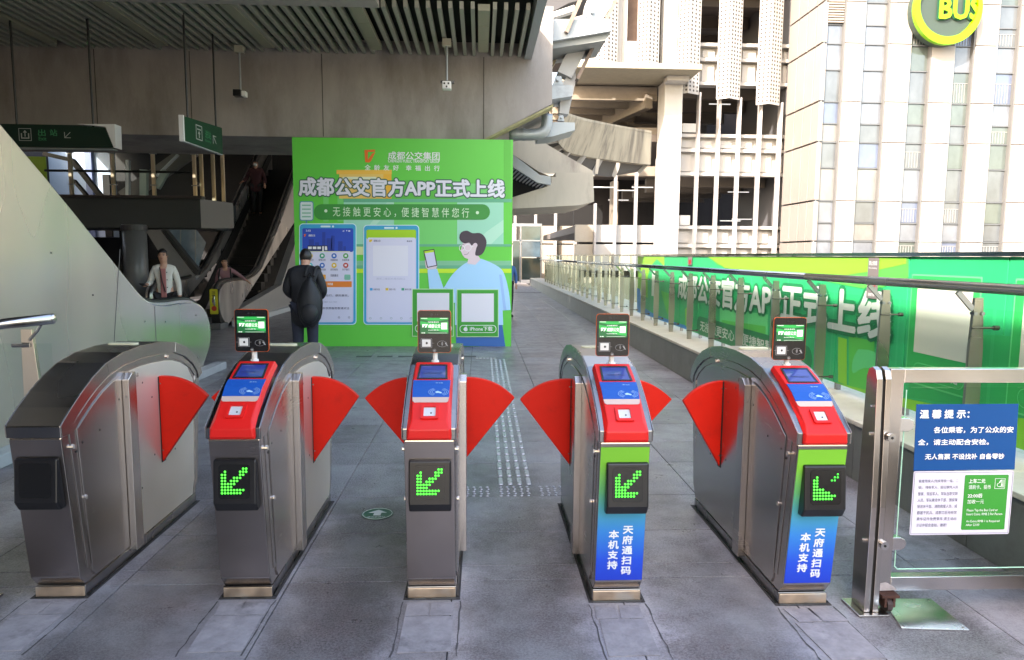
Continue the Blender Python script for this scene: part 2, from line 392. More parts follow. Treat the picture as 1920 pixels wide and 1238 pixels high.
# green floor arrow sticker
st = thing('floor_sticker', 'oval dark green floor sticker with white arrow between second and third gate', 'floor sticker', (-.632, 4.19, .001))
ff = Frame((-.632, 4.19, 0), (1, 0, 0), (0, 1, 0), (0, 0, 1))
stg = mat('sticker_green', (.02, .10, .065), .35); stw = mat('sticker_white', (.5, .55, .52), .5)
sheet('disc', ff, [ell(0, 0, .098, .098, 28)], .004, stg, st)
sheet('border', ff, ring(0, 0, .092, .092, .004, n=28), .0055, stw, st)
sheet('arrow', ff, [[(0, .062), (-.055, .015), (-.022, .015), (-.022, -.03), (.022, -.03), (.022, .015), (.055, .015)]], .0055, stw, st)
text('lettering', '请由此进站', ff, -.055, .055, -.072, -.045, .0058, stw, st, .015)

# ================================================================== STATION: beam, ceiling, roof
beam = obj('concrete_beam', MB().pry([(-15, 3.65), (.04, 3.645), (1.27, 4.28), (1.27, 5.94), (-15, 5.94)], 12.6, 14.9), concrete)
struct(beam)
for x in (-6.6, -5.0, -2.75, .06):                      # formwork joints, real grooves filled dark
    obj('joint', MB().box(x-.006, x+.006, 12.596, 12.602, 3.66, 5.06), mat('joint_dark', (.05, .045, .04), .9), beam)
obj('chamfer_lip', MB().pry([(.04, 3.60), (1.29, 4.235), (1.29, 4.275), (.04, 3.64)], 12.57, 12.9), mat('mossy_concrete', (.30, .28, .15), .9, var=.3, scale=8), beam)
roof = struct(obj('roof', MB().box(-15, -.8, -9, 9.2, 5.45, 5.7), darkwall))  # out of view; its extent is set to keep the sun off the platform
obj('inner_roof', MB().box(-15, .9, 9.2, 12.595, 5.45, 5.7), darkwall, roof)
obj('upper_roof', MB().box(-15, 1.1, 14.9, 33, 6.0, 6.3), concrete, roof)  # unseen slab, added to shade the walkway
struct(obj('added_wall_behind', MB().box(-15, -2.5, -9.3, -9.0, -.1, 5.7), mat('dim_wall', (.16, .15, .15), .8, var=.2, scale=.6)))  # unseen wall, added behind the camera for the gate fronts to reflect
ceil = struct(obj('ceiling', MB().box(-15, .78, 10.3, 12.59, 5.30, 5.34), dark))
slm = bpy.data.meshes.new('ceiling_slat'); q = MB().box(-.028, .028, 10.25, 12.585, 5.07, 5.17); slm.from_pydata(q.v, [], q.f)
slm.materials.append(mat('slat_paint', (.27, .275, .23), .5, var=.06, scale=2))
troughs = [-8.9, -7.1, -5.3, -3.55, -1.75, .05]
x = .68
k = 0
while x > -10.5:
    if min(abs(x-t) for t in troughs) > .07:
        link('ceiling_slat', slm, None, ceil, loc=(x, 0, 0))
    x -= .158; k += 1
trm = bpy.data.meshes.new('light_trough'); q = MB()
for i in range(3): q.box(-.085, .085, 10.25+i*.68, 10.25+i*.68+.672, 5.05, 5.14)
trm.from_pydata(q.v, [], q.f); trm.materials.append(mat('trough_paint', (.25, .25, .185), .5))
for t in troughs: link('light_trough', trm, None, ceil, loc=(t, 0, 0))
obj('edge_fascia', MB().box(.77, .90, 9.2, 12.585, 5.03, 5.44), galv, ceil)
obj('front_fascia', MB().box(-15, -1.42, 9.7, 10.24, 5.05, 5.44), mat('fascia_paint', (.33, .30, .28), .7, var=.08), ceil)

# ceiling CCTV
def cctv(x, y, z1, z0, label, head):
    t = thing('security_camera', label, 'security camera', (x, y, z1), group='cameras hanging from the slatted ceiling')
    obj('mount', MB().box(x-.07, x+.07, y-.05, y+.05, z1-.06, z1+.05), mat('beige_metal', (.4, .38, .3), .5), t)
    obj('pole', MB().tube([(x, y, z1), (x, y, z0)], .017, 8), galv, t)
    if head == 'black':
        obj('housing', MB().box(x-.10, x+.03, y-.10, y+.04, z0-.09, z0+.02), black, t, bevel=.01)
        obj('shell', MB().box(x+.033, x+.10, y-.08, y+.05, z0-.09, z0), white, t, bevel=.01)
    else:
        obj('housing', MB().box(x-.07, x+.07, y-.10, y+.05, z0-.14, z0-.02), white, t, bevel=.012)
        obj('bracket', MB().box(x-.10, x+.12, y-.03, y+.03, z0-.035, z0+.0), black, t)
        mb = MB()
        for a, b in ((-.035, -.06), (.03, -.06), (0, -.11)): mb.tube([(x+a, y-.115, z0+b), (x+a, y-.09, z0+b)], .015, 10)
        obj('lens', mb, black, t)
cctv(-4.02, 12.2, 5.0, 4.31, 'small black and white camera on a white pole right of the angled sign', 'black')
cctv(-.54, 11.6, 5.0, 4.40, 'small white camera with three lenses on a pole above the green poster', 'white')
# hanging signs
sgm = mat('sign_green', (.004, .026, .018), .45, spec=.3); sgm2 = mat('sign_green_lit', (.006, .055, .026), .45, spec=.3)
sgw = mat('sign_white', (.42, .46, .44), .5); sgd = mat('sign_dim_letters', (.03, .24, .10), .5)
t = thing('exit_sign', 'long dark green hanging exit sign with white arrow at upper left', 'sign', (-6.5, 11.1, 3.2), group='green signs hanging from the ceiling')
obj('sign_box', MB().pry([(-7.9, 3.19), (-5.60, 3.205), (-5.72, 3.50), (-6.15, 3.53), (-7.9, 3.535)], 11.1, 11.28), sgm, t)
obj('end_cap', MB().pry([(-6.12, 3.545), (-5.56, 3.553), (-5.565, 3.20), (-5.59, 3.20), (-5.70, 3.51)], 11.095, 11.29), white, t)
obj('underside', MB().box(-7.9, -5.62, 11.12, 11.27, 3.178, 3.188), sgw, t)
fs_ = Frame((0, 11.098, 0), (1, 0, 0), (0, 0, 1), (0, -1, 0))
def P11(px, py): p = on_y(px, py, 11.098); return p.x, p.z
a, b = P11(36, 264), P11(58, 241)
q = []
def frame_rects(u0, v0, u1, v1, th): return [[(u0, v0), (u1, v0), (u1, v0+th), (u0, v0+th)], [(u0, v1-th), (u1, v1-th), (u1, v1), (u0, v1)], [(u0, v0+th), (u0+th, v0+th), (u0+th, v1-th), (u0, v1-th)], [(u1-th, v0+th), (u1, v0+th), (u1, v1-th), (u1-th, v1-th)]]
cxm, czm = (a[0]+b[0])/2, (a[1]+b[1])/2
q = frame_rects(a[0], a[1], b[0], b[1], .007)
q += [[(cxm-.006, czm-.03), (cxm+.006, czm-.03), (cxm+.006, czm+.045), (cxm-.006, czm+.045)], [(cxm-.03, czm+.03), (cxm, czm+.065), (cxm+.03, czm+.03)],
      [(cxm-.06, czm-.06), (cxm+.06, czm-.06), (cxm+.06, czm-.045), (cxm-.06, czm-.045)], [(cxm-.06, czm-.045), (cxm-.045, czm-.045), (cxm-.045, czm+.02), (cxm-.06, czm+.02)], [(cxm+.045, czm-.045), (cxm+.06, czm-.045), (cxm+.06, czm+.02), (cxm+.045, czm+.02)]]
sheet('exit_symbol', fs_, q, .002, sgw, t)
a = P11(72, 255); b = P11(85, 243); text('lettering', '出', fs_, a[0], b[0], a[1], b[1], .002, sgd, t, .02)
a = P11(94, 255); b = P11(107, 243); text('lettering', '站', fs_, a[0], b[0], a[1], b[1], .002, sgd, t, .02)
a = P11(73, 263.5); b = P11(87, 257); text('lettering', 'Exit', fs_, a[0], b[0], a[1], b[1], .002, sgd, t, .02)
a = P11(121, 259); b = P11(132, 248)
u0, v0, u1, v1 = a[0], a[1], b[0], b[1]
sheet('arrow', fs_, [[(u0, v0), (u1, v0), (u1, v0+.009), (u0, v0+.009)], [(u0, v0+.009), (u0+.009, v0+.009), (u0+.009, v1), (u0, v1)], [(u0+.01, v0+.016), (u0+.016, v0+.010), (u1, v1-.006), (u1-.006, v1)]], .002, sgw, t)
mb = MB(); 
for px in (20, 165):
    p = on_y(px, 57, 11.15); q_ = on_y(px+(14 if px < 100 else 10), 232, 11.15); obj('hanger_rod', MB().tube([(p.x, 11.15, 5.1), (p.x, 11.15, 3.52)], .016, 6), rubber, t)
t = thing('platform_sign', 'short green hanging sign seen at an angle with white arrow near the beam', 'sign', (-4.28, 11.2, 3.2), group='green signs hanging from the ceiling')
xa, xb = -4.33, -4.245
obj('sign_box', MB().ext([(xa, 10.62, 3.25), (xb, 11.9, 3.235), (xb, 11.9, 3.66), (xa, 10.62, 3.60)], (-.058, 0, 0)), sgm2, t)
obj('end_cap', MB().box(xa-.062, xa+.004, 10.585, 10.618, 3.235, 3.61), white, t)
obj('underside', MB().ext([(xa-.06, 10.62, 3.232), (xa, 10.62, 3.232), (xb, 11.9, 3.218), (xb-.06, 11.9, 3.218)], (0, 0, .012)), sgw, t)
dd = Vector((xb-xa, 1.28, 0)).normalized(); f2 = Frame((xa, 10.62, 3.25), dd, (0, 0, 1), (dd.y, -dd.x, 0))
q = frame_rects(.36, .08, .56, .30, .012)+[[(.45, .11), (.47, .11), (.47, .20), (.45, .20)], [(.42, .17), (.50, .17), (.46, .215)], [(.40, .23), (.52, .23), (.52, .245), (.40, .245)]]
sheet('platform_symbol', f2, q, .004, sgw, t)
text('lettering', '进站', f2, .66, .86, .15, .27, .004, sgd, t, .02); text('lettering', 'Entry', f2, .66, .86, .08, .13, .004, sgd, t, .02)
sheet('arrow', f2, [[(.93, .22), (1.05, .22), (1.05, .232), (.93, .232)], [(.93, .10), (.942, .10), (.942, .22), (.93, .22)], [(.945, .215), (.955, .222), (1.05, .115), (1.04, .108)]], .004, sgw, t)
for px, yv in ((352, 10.8), (403, 11.75)):
    x_ = xa-.03+(yv-10.62)*.066
    obj('hanger_rod', MB().tube([(x_, yv, 5.1), (x_, yv, 3.6)], .016, 6), rubber, t)

# ================================================================== STATION LEFT SIDE
struct(obj('back_wall', MB().box(-20, -2.9, 29, 29.3, -.2, 6.0), darkwall))
struct(obj('side_wall', MB().box(-16.3, -16, -9, 29, -.2, 6), darkwall))
# daylit wall seen over the mezzanine
pale = mat('pale_blue_wall', (.42, .52, .70), .7, var=.15, scale=.6)
t = thing('pale_building', 'pale blue building wall seen through the mezzanine glass', 'building', (-12, 27, 0))
a = on_y(88, 372, 27); b = on_y(205, 285, 27)
lw = on_y(150, 330, 27)
obj('wall', MB().box(a.x-4, b.x, 27, 27.4, 2.2, 6.0), pale, t)
obj('pillar', MB().box(on_y(160, 300, 26.9).x, on_y(172, 300, 26.9).x, 26.85, 26.99, 2.2, 6), mat('steel_blue', (.16, .2, .36), .5), t)
obj('doorway', MB().box(on_y(190, 300, 26.9).x, on_y(203, 300, 26.9).x, 26.9, 26.995, 2.2, 4.5), dark, t)
t = thing('lime_panel', 'lime green board behind the top of the pale escalator side', 'panel', (-10.4, 17.9, 2.9))
p0, p1 = on_y(30, 380, 18.2), on_y(84, 294, 18.2)
obj('board', MB().box(p0.x, p1.x, 18.2, 18.25, p0.z, p1.z), mat('lime_board', (.30, .50, .03), .5), t)
# mezzanine
mz = struct(obj('mezzanine', MB().box(-15, -6.83, 17.5, 20, 2.22, 2.93), mat('mezz_paint', (.05, .06, .064), .6, var=.1, scale=1)))
obj('ledge', MB().box(-15, -6.78, 17.46, 17.7, 2.932, 3.0), mat('mezz_ledge', (.05, .045, .045), .6), mz)
obj('return_face', MB().ext([(-6.826, 17.5, 2.22), (-6.826, 17.5, 2.928), (-6.35, 18.4, 2.90), (-6.35, 18.4, 2.26)], (-.1, .06, 0)), mat('return_paint', (.16, .15, .14), .5), mz)  # lighter colour carries the light falling on this return side
t = thing('mezzanine_railing', 'glass railing with pale steel posts along the upper mezzanine edge', 'railing', (-8.6, 17.55, 3.0))
gold = mat('warm_steel', (.75, .66, .48), .35, .8)
for px in (133, 212, 288, 365):
    p = on_y(px, 330, 17.56); obj('post', MB().box(p.x-.035, p.x+.035, 17.52, 17.60, 3.0, 4.15), gold, t)
for px, Y in ((378, 17.75), (400, 18.1), (418, 18.35)):
    p = on_y(px, 330, Y); obj('post', MB().box(p.x-.04, p.x+.04, Y-.03, Y+.03, 2.93, 4.15), gold, t)
obj('middle_rail', MB().tube([(on_y(84, 322, 17.62).x, 17.62, 3.58), (on_y(360, 322, 17.62).x, 17.62, 3.58)], .03, 6), rubber, t)
for a, b in ((92, 131), (136, 209), (215, 285), (291, 362)):
    obj('glass_panel', MB().box(on_y(a, 330, 17.58).x, on_y(b, 330, 17.58).x, 17.575, 17.585, 3.02, 4.1), glass, t)
mb = MB()
for px in (133, 212, 288, 365):
    p = on_y(px, 330, 17.5)
    for z in (3.25, 4.0): mb.box(p.x-.09, p.x+.09, 17.50, 17.52, z-.012, z+.012)
obj('clamp', mb, galv, t)
# stair braces seen behind the glass
t = thing('upper_stair_frame', 'dark steel stair frame sloping down behind the mezzanine glass', 'stair', (-10, 22, 2.5))
def pxbar(a, b, Y, wd, m, par, nm, dep=.15):
    p, q2 = on_y(*a, Y), on_y(*b, Y); return obj(nm, MB().bar(p, q2, dep, wd, (0, -1, 0)) if False else bar2(p, q2, wd, dep), m, par)
def bar2(p, q, wd, dep):       # bar in a plane y = const, wd seen width, dep depth
    p = Vector(p); q = Vector(q); d = (q-p).normalized(); s = Vector((-d.z, 0, d.x)).normalized()
    return MB().ext([p+s*wd/2, q+s*wd/2, q-s*wd/2, p-s*wd/2], (0, dep, 0))
pxbar((133, 300), (190, 372), 22, .14, rubber, t, 'stringer'); pxbar((80, 288), (133, 300), 22, .12, rubber, t, 'stringer'); pxbar((136, 338), (165, 372), 22, .08, rubber, t, 'brace')
t = thing('upper_escalator', 'dim escalator with pale handrail rising behind the mezzanine glass', 'escalator', (-9, 24, 2.5))
pxbar((230, 372), (385, 262), 24, .5, mat('dim_metal', (.14, .14, .14), .5), t, 'balustrade'); pxbar((292, 330), (332, 290), 23.7, .05, mat('dim_rail', (.5, .55, .6), .4), t, 'handrail')
pxbar((268, 318), (268, 372), 23.5, .22, mat('green_grey', (.3, .4, .38), .4), t, 'newel'); pxbar((292, 352), (310, 320), 23.4, .2, mat('green_grey', (.3, .4, .38), .4), t, 'glass_panel')
pxbar((238, 300), (238, 372), 23.6, .10, mat('dim_rail', (.5, .55, .6), .4), t, 'post')
# round column and stairs below the mezzanine
t = thing('round_column', 'thick grey round column under the mezzanine behind the woman in white', 'column', (-8.0, 16.0, 0))
colx = on_y(255, 500, 16.0).x
obj('shaft', MB().tube([(colx, 16, 0), (colx, 16, 2.235)], .25, 24), mat('column_paint', (.12, .125, .13), .35, var=.05), t, smooth=True)
obj('collar', MB().tube([(colx, 16, 2.1), (colx, 16, 2.216)], .27, 24), mat('column_collar', (.05, .05, .055), .5), t)
t = thing('staircase', 'pale staircase stringer with glass balustrade descending below the mezzanine', 'staircase', (-7.6, 17, 0))
def poly_y(pts, Y, dep):
    return MB().ext([on_y(x, y, Y) for x, y in pts], (0, dep, 0))
obj('stringer', poly_y([(272, 431), (300, 431), (368, 520), (352, 548), (345, 548)], 17.0, .2), mat('stringer_paint', (.26, .25, .245), .6, var=.08), t)
obj('trim', poly_y([(303, 431), (310, 431), (372, 508), (368, 516)], 16.95, .2), mat('dark_trim', (.04, .04, .04), .5), t)
obj('glass_panel', poly_y([(314, 431), (368, 431), (386, 455), (371, 503)], 17.3, .02), mat('blue_glass', (.22, .30, .38), .12, var=.4, scale=2.2, spec=.8), t)
mb = MB()
for px in (338, 366): q = bar2(on_y(px, 431, 17.2), on_y(px, 500, 17.2), .02, .03); mb.add(q.v, q.f)
obj('mullion', mb, galv, t)
for k in range(9):
    obj('step', MB().box(-9.9, -7.5, 17.4+k*.3, 17.7+k*.3, .0+k*.16, .16+k*.16), mat('step_dark', (.04, .038, .036), .7), t)

# ================================================================== ESCALATORS
def escalator(label, X0, X1, prof, loc, clad, inner_z, flip, back, group):
    """prof: (Y,Z) outline of the balustrade top from the newel up; X0 the cladded side, X1 the far side"""
    t = thing('escalator', label, 'escalator', loc, group=group)
    s = 1 if X0 > X1 else -1
    foot = prof[0][0]; end = prof[-1]; raw = prof
    prof = [(p.y, p.z) for p in smoothline([(0, y, z) for y, z in prof], 4)]
    out = [(y, z) for y, z in prof]+[(end[0], max(end[1]-1.9, 0.0))]+([(back, 0)] if back is not None else [])+[(foot, 0)]
    obj('side_cladding', MB().prx(out, X0, X0-s*.22), clad, t, bevel=.012)
    obj('side_cladding', MB().prx(out, X1, X1+s*.22), clad, t, bevel=.012)
    top = smoothline([(0, y, z) for y, z in raw[1:]], 5)
    for X in (X0-s*.11, X1+s*.11):
        pts = [(X, p.y, p.z+.035) for p in top]
        obj('handrail', MB().tube(pts, .042, 8), rubber, t, smooth=True)
        obj('rail_guide', MB().tube([(X, p[1], p[2]-.04) for p in pts], .055, 6), steel_lt, t)
    return t
P1 = [(9.386, .12), (9.60, .33), (9.67, .549), (9.60, .74), (9.459, .87), (9.2, .96), (8.876, .985), (8.5, .985), (8.147, 1.01), (7.9, 1.07), (7.664, 1.2), (7.062, 1.625), (6.26, 2.19), (5.634, 2.61), (2.2, 4.95)]
e1 = escalator('escalator with a pale steel side rising towards the viewer at far left', -3.70, -5.20, P1, (-4.45, 8.5, 0), steel_clad, 0, 1, 2.2, 'escalators of the station')
obj('plinth', MB().box(-3.70, -3.55, 2.2, 9.80, 0, .10), mat('plinth_stone', (.42, .41, .42), .6, var=.1), e1, bevel=.008)
for Yj, zt in ((8.05, 1.02), (7.0, 1.66), (5.2, 2.9)):
    mb = MB(); obj('panel_joint', mb.ext([(-3.698, Yj, .10), (-3.698, Yj+.008, .10), (-3.698, Yj+.008+.35*(zt > 1.3), zt-.02), (-3.698, Yj+.35*(zt > 1.3), zt-.02)], (.002, 0, 0)), mat('joint_grey', (.12, .11, .11), .6), e1)
for Yj, zt in ((9.2, .8), (8.3, .8), (7.8, .85), (6.8, 1.2), (6.2, 1.6), (5.3, 2.2)):
    for zz in (.25, zt): obj('rivet', MB().tube([(-3.699, Yj, zz), (-3.692, Yj, zz)], .009, 8), steel_dark, e1)
obj('floor_plate', MB().box(-4.97, -3.93, 7.9, 9.9, 0, .012), galv, e1)
for k in range(14): obj('step', MB().box(-4.96, -3.94, 7.9-(k+1)*.29, 7.9-k*.29, .0+k*.2, .2+k*.2), mat('step_metal', (.10, .10, .10), .5, .5), e1)
EX0, EX1 = -5.5, -7.05
P2 = [(15.25, .10), (15.0, .30), (14.93, .60), (15.0, .84), (15.25, .97), (15.7, 1.0), (16.17, .99), (16.7, 1.0), (17.24, 1.07), (17.7, 1.2), (18.03, 1.37), (19.56, 2.45), (20.99, 3.58), (23.6, 5.55)]
e2 = escalator('escalator with worn steel side rising away behind the man in black', EX0, EX1, P2, (-6.3, 16, 0), mat('worn_steel', (.50, .47, .45), .33, .8, var=.12, scale=2.2, stretch=(1, 1, .4), dirt=(.22, .2, .2), dscale=1.4, dthr=(.5, .7)), 0, 1, None, 'escalators of the station')
obj('foot_panel', MB().prx([(16.0, .0), (22, .0), (22, 2.6), (19.5, .75), (16.0, .32)], EX0+.003, EX0-.2), mat('foot_steel', (.42, .40, .39), .5, .6, var=.1), e2)
obj('plinth', MB().box(EX0, EX0+.12, 15.6, 22, 0, .12), mat('plinth_pale', (.5, .49, .5), .6), e2)
obj('floor_plate', MB().box(EX1+.22, EX0-.22, 14.6, 17.6, 0, .012), galv, e2)
stm = mat('step_black', (.007, .007, .008), .45, .3)
for k in range(20): obj('step', MB().box(EX1+.225, EX0-.225, 17.6+k*.29, 17.6+(k+1)*.29, .0+k*.215, .22+k*.215), stm, e2)
obj('inner_skirt', MB().prx([(16.6, 0), (17.4, .2), (23.4, 4.7), (23.4, 5.0), (17.2, .5), (16.6, .4)], EX1+.24, EX1+.26), rubber, e2)
ys = mat('sticker_yellow', (.50, .46, .02), .5)
nf = obj('newel_front', MB().prx([(14.985, .12), (14.91, .40), (14.90, .62), (14.95, .86), (15.0, .86), (14.95, .6), (15.03, .12)], EX0-.02, EX0-.20), rubber, e2)
pf = Frame((EX0-.11, 14.895, 0), (1, 0, 0), (0, 0, 1), (0, -1, 0))
sheet('warning_strip', pf, [rr(-.085, .33, .085, .86, .02)], .004, ys, e2)
sheet('stop_disc', pf, [ell(0, .45, .055)], .006, mat('sticker_red', (.45, .03, .02), .5), e2)
text('lettering', '注\n意\n安\n全', pf, -.04, .04, .54, .82, .006, mat('sticker_black', (.02, .02, .02), .6), e2, .02)
obj('comb_block', MB().box(EX0-.26, EX0+.02, 14.86, 15.3, 0, .13), mat('comb_grey', (.10, .10, .10), .5), e2, bevel=.01)

# ================================================================== POSTER BOARD
BY = 12.2
bd = thing('poster_board', 'tall bright green promotional poster board with two phones and cartoon man', 'poster board', (-1.3, 12.3, 0))
bl, br_ = on_y(549, 258, BY), on_y(962, 263, BY)
grn = mat('print_green', (.085, .58, .06), .45, var=.05, scale=.7, bump=.35, bscale=2.2)
obj('panel', MB().pry([(-3.19, .0), (.555, .0), (.565, 3.585), (-3.19, 3.575)], BY, BY+.45), grn, bd)
bf = Frame((0, BY, 0), (1, 0, 0), (0, 0, 1), (0, -1, 0))
def c5(x, y): p = on_y(540+x/3.0186, 250+y/3.0186, BY); return (p.x, p.z)
PM = {}
def pm(n, c): return mat('print_'+n, c, .5)
def bpoly(name, polys, off, m, crop=True): return sheet(name, bf, [[c5(*p) for p in q] for q in polys] if crop else polys, off, m, bd, .001)
def brect(name, r, off, m): x0, y0, x1, y1 = r; return bpoly(name, [[(x0, y0), (x1, y0), (x1, y1), (x0, y1)]], off, m)
def brr(name, r, rad, off, m):
    return bpoly(name, [rr(*r, rad)[::-1]], off, m)
cyan = pm('pale_cyan', (.30, .68, .50)); teal = pm('teal', (.10, .42, .25)); lg = pm('light_green', (.14, .62, .16)); lime = pm('lime', (.50, .78, .03))
brect('print_band', (200, 300, 230, 500), .002, lg); brect('print_band', (280, 330, 312, 500), .002, lg); brect('print_band', (610, 265, 950, 372), .002, pm('mid_green', (.075, .50, .06)))
brect('print_band', (955, 285, 1255, 372), .002, lg); brect('print_band', (600, 392, 955, 628), .002, lg)
brect('print_window', (315, 385, 600, 640), .003, cyan); brect('print_window', (957, 392, 1220, 640), .003, cyan)
bpoly('print_window', [[(560, 392), (600, 392), (600, 410), (460, 560), (430, 560)], [(1120, 560), (1220, 490), (1220, 560), (1150, 628), (1060, 628)]], .004, pm('pale_cyan_light', (.42, .75, .58)))
brect('print_band', (315, 372, 1266, 391), .005, teal); brect('print_band', (385, 628, 1264, 642), .005, teal)
brect('print_band', (385, 642, 430, 688), .004, pm('pale_yellow', (.62, .72, .35)))
brect('print_band', (385, 722, 1264, 748), .004, pm('grey_green', (.18, .5, .3))); brect('print_band', (385, 748, 1264, 766), .005, teal); brect('print_band', (385, 767, 1263, 791), .006, lime)
brect('print_band', (1222, 40, 1262, 372), .003, pm('edge_green', (.075, .48, .05)))
og = pm('amber', (.85, .50, .07))
brect('print_kiosk', (275, 208, 588, 232), .007, og); brect('print_kiosk', (290, 232, 586, 370), .006, pm('amber_light', (.80, .55, .14))); brect('print_kiosk', (310, 247, 500, 262), .008, pm('cream', (.7, .75, .55))); brect('print_kiosk', (540, 232, 586, 370), .0075, pm('amber_deep', (.85, .46, .04)))
# logo, an open wedge shaped like a folded ribbon
lo = pm('logo_orange', (.80, .16, .02))
bpoly('logo', [[(433, 95), (494, 93), (490, 106), (452, 106), (452, 150), (437, 165)], [(437, 165), (452, 150), (476, 116), (496, 106), (470, 158), (458, 166)]], .006, lo)
wt = white_pr
def btext(body, r, m, off=.008, bold=.0, space=1., ref=None, name='lettering', slant=0.):
    a = c5(r[0], r[3]); b = c5(r[2], r[1]); return text(name, body, bf, a[0], b[0], a[1], b[1], off, m, bd, bold, space, ref=ref, slant=slant)
btext('成都公交集团', (567, 108, 858, 148), wt, bold=.02)
btext('CHENGDU PUBLIC TRANSPORT GROUP', (567, 152, 858, 165), wt, bold=.025)
btext('全  龄  友  好    幸  福  出  行', (435, 184, 858, 209), wt, bold=.02)
hl = '成都公交官方APP正式上线'
btext(hl, (66, 266, 1224, 352), pm('headline_dark', (.025, .12, .08)), .010, .125)
btext(hl, (66, 266, 1224, 352), pm('headline_white', (.70, .72, .80)), .0125, .05)
brr('print_pill', (148, 402, 1143, 490), 43, .009, pm('pill_green', (.022, .28, .045)))
btext('无 接 触 更 安 心 ，便 捷 智 慧 伴 您 行', (255, 424, 1025, 472), pm('pill_letters', (.62, .82, .60)), .011, .012)
bpoly('print_dot', [ell(215, 440, 9), ell(1072, 450, 9)], .011, pm('pill_letters', (.62, .82, .60)))
brr('print_bus_stop', (66, 385, 145, 496), 12, .008, pm('steel_blue_edge', (.06, .28, .38))); brr('print_bus_stop', (71, 390, 140, 491), 9, .0095, pm('stop_grey', (.60, .72, .72)))
bpoly('print_bus_stop', [[(80, y), (130, y), (130, y+6), (80, y+6)] for y in (405, 427, 449, 470)], .011, teal)
brect('print_bus_stop', (101, 496, 110, 515), .008, pm('steel_blue_edge', (.06, .28, .38)))
# phones
pc = pm('phone_cyan', (.012, .36, .62)); sw = pm('screen_white', (.60, .62, .82)); wb = pm('border_white', (.65, .85, .9))
for (x0, y0, x1, y1) in ((64, 511, 388, 1084), (427, 519, 743, 1084)):
    brr('print_phone', (x0, y0, x1, y1), 22, .013, wb); brr('print_phone', (x0+4, y0+4, x1-4, y1-4), 19, .0145, pc); brr('print_phone', (x0+17, y0+27, x1-17, y1-14), 12, .016, sw)
    cx = (x0+x1)/2-12; brr('print_phone', (cx-28, y0+12, cx+28, y0+22), 4, .016, wb); bpoly('print_phone', [ell(cx+42, y0+17, 6)], .016, wb)
bb = pm('screen_blue', (.010, .07, .50)); bb2 = pm('screen_navy', (.008, .045, .33))
brr('print_screen', (82, 538, 371, 672), 10, .0175, bb)
bpoly('print_skyline', [[(x, 668), (x, y), (x+w_, y), (x+w_, 668)] for x, y, w_ in ((120, 600, 28), (155, 618, 22), (195, 560, 18), (220, 595, 30), (245, 580, 20), (285, 612, 25), (315, 640, 14))], .019, bb2)
bpoly('print_bus', [[(112, 635), (225, 635), (230, 668), (112, 668)]], .0205, pm('bus_navy', (.01, .03, .12)))
bpoly('print_bus', [[(x, 642), (x+20, 642), (x+20, 656), (x, 656)] for x in (116, 142, 168)]+[[(196, 640), (204, 640), (204, 668), (196, 668)], [(210, 640), (222, 640), (224, 662), (210, 662)]], .022, wt)
brect('print_screen', (110, 668, 352, 672), .021, pm('cream', (.7, .75, .55)))
brr('print_screen', (90, 672, 364, 1068), 8, .019, pm('screen_card', (.66, .67, .84)))
IC = [('ic_yellow', (.75, .50, .03)), ('ic_teal', (.03, .35, .22)), ('ic_blue', (.01, .14, .55)), ('ic_green', (.06, .36, .08)), ('ic_cyan', (.05, .5, .6)), ('ic_blue', (.01, .14, .55)), ('ic_yellow', (.75, .50, .03)), ('ic_red', (.55, .06, .05))]
for i, (nm, c) in enumerate(IC):
    cx, cy = (127, 195, 262, 328)[i % 4], (694, 748)[i//4]
    bpoly('print_icon', [ell(cx, cy, 15, n=16)], .0205, pm(nm, c)); bpoly('print_icon', [[(cx-6, cy-6), (cx+6, cy-6), (cx+6, cy+5), (cx-6, cy+5)]], .022, wt)
gy_ = pm('print_grey_text', (.12, .13, .22))
for i, s_ in enumerate(('实时公交', '定制公交', '线路查询', '快速充值', '失物招领', '乘车记录', '出行规划', '关于我们')):
    cx, cy = (127, 195, 262, 328)[i % 4], (712, 766)[i//4]; btext(s_, (cx-20, cy, cx+20, cy+11), gy_, .021, .02)
brr('print_banner', (95, 838, 362, 871), 3, .0205, pm('banner_orange', (.80, .22, .03))); btext('天府通', (225, 847, 255, 860), wt, .022, .03)
brr('print_icon', (185, 800, 215, 826), 4, .0205, pm('ic_amber', (.85, .38, .03))); brr('print_icon', (320, 800, 355, 830), 6, .0205, pm('ic_mint', (.18, .5, .38)))
btext('扫码乘车', (243, 798, 286, 812), gy_, .021, .03)
for (r, s_) in (((180, 912, 345, 924), '公交出行，便民惠民。'), ((180, 984, 348, 996), '更多优质服务敬请关注'), ((180, 950, 280, 960), '成都公交')): btext(s_, r, gy_ if r[1] != 950 else pm('faint', (.42, .45, .6)), .021, .02)
bpoly('print_icon', ring(290, 1042, 6, 6, 2, n=10)+ring(347, 1042, 6, 6, 2, n=10), .021, gy_)
btext('2:32', (103, 547, 130, 556), wt, .020, .03); btext('成都公交', (118, 573, 155, 585), wt, .020, .03); bpoly('logo', [[(92, 571), (105, 571), (98, 586), (92, 586)]], .020, lo)
bpoly('print_status', [[(311, 552), (314, 552), (314, 557), (311, 557)], [(316, 549), (319, 549), (319, 557), (316, 557)], [(330, 549), (337, 549), (334, 557)], [(343, 550), (353, 550), (353, 557), (343, 557)]], .020, wt)
brr('print_screen', (444, 546, 726, 600), 10, .0175, pm('screen_lime', (.36, .66, .02))); brr('print_screen', (452, 591, 720, 1064), 6, .019, pm('screen_card', (.66, .67, .84)))
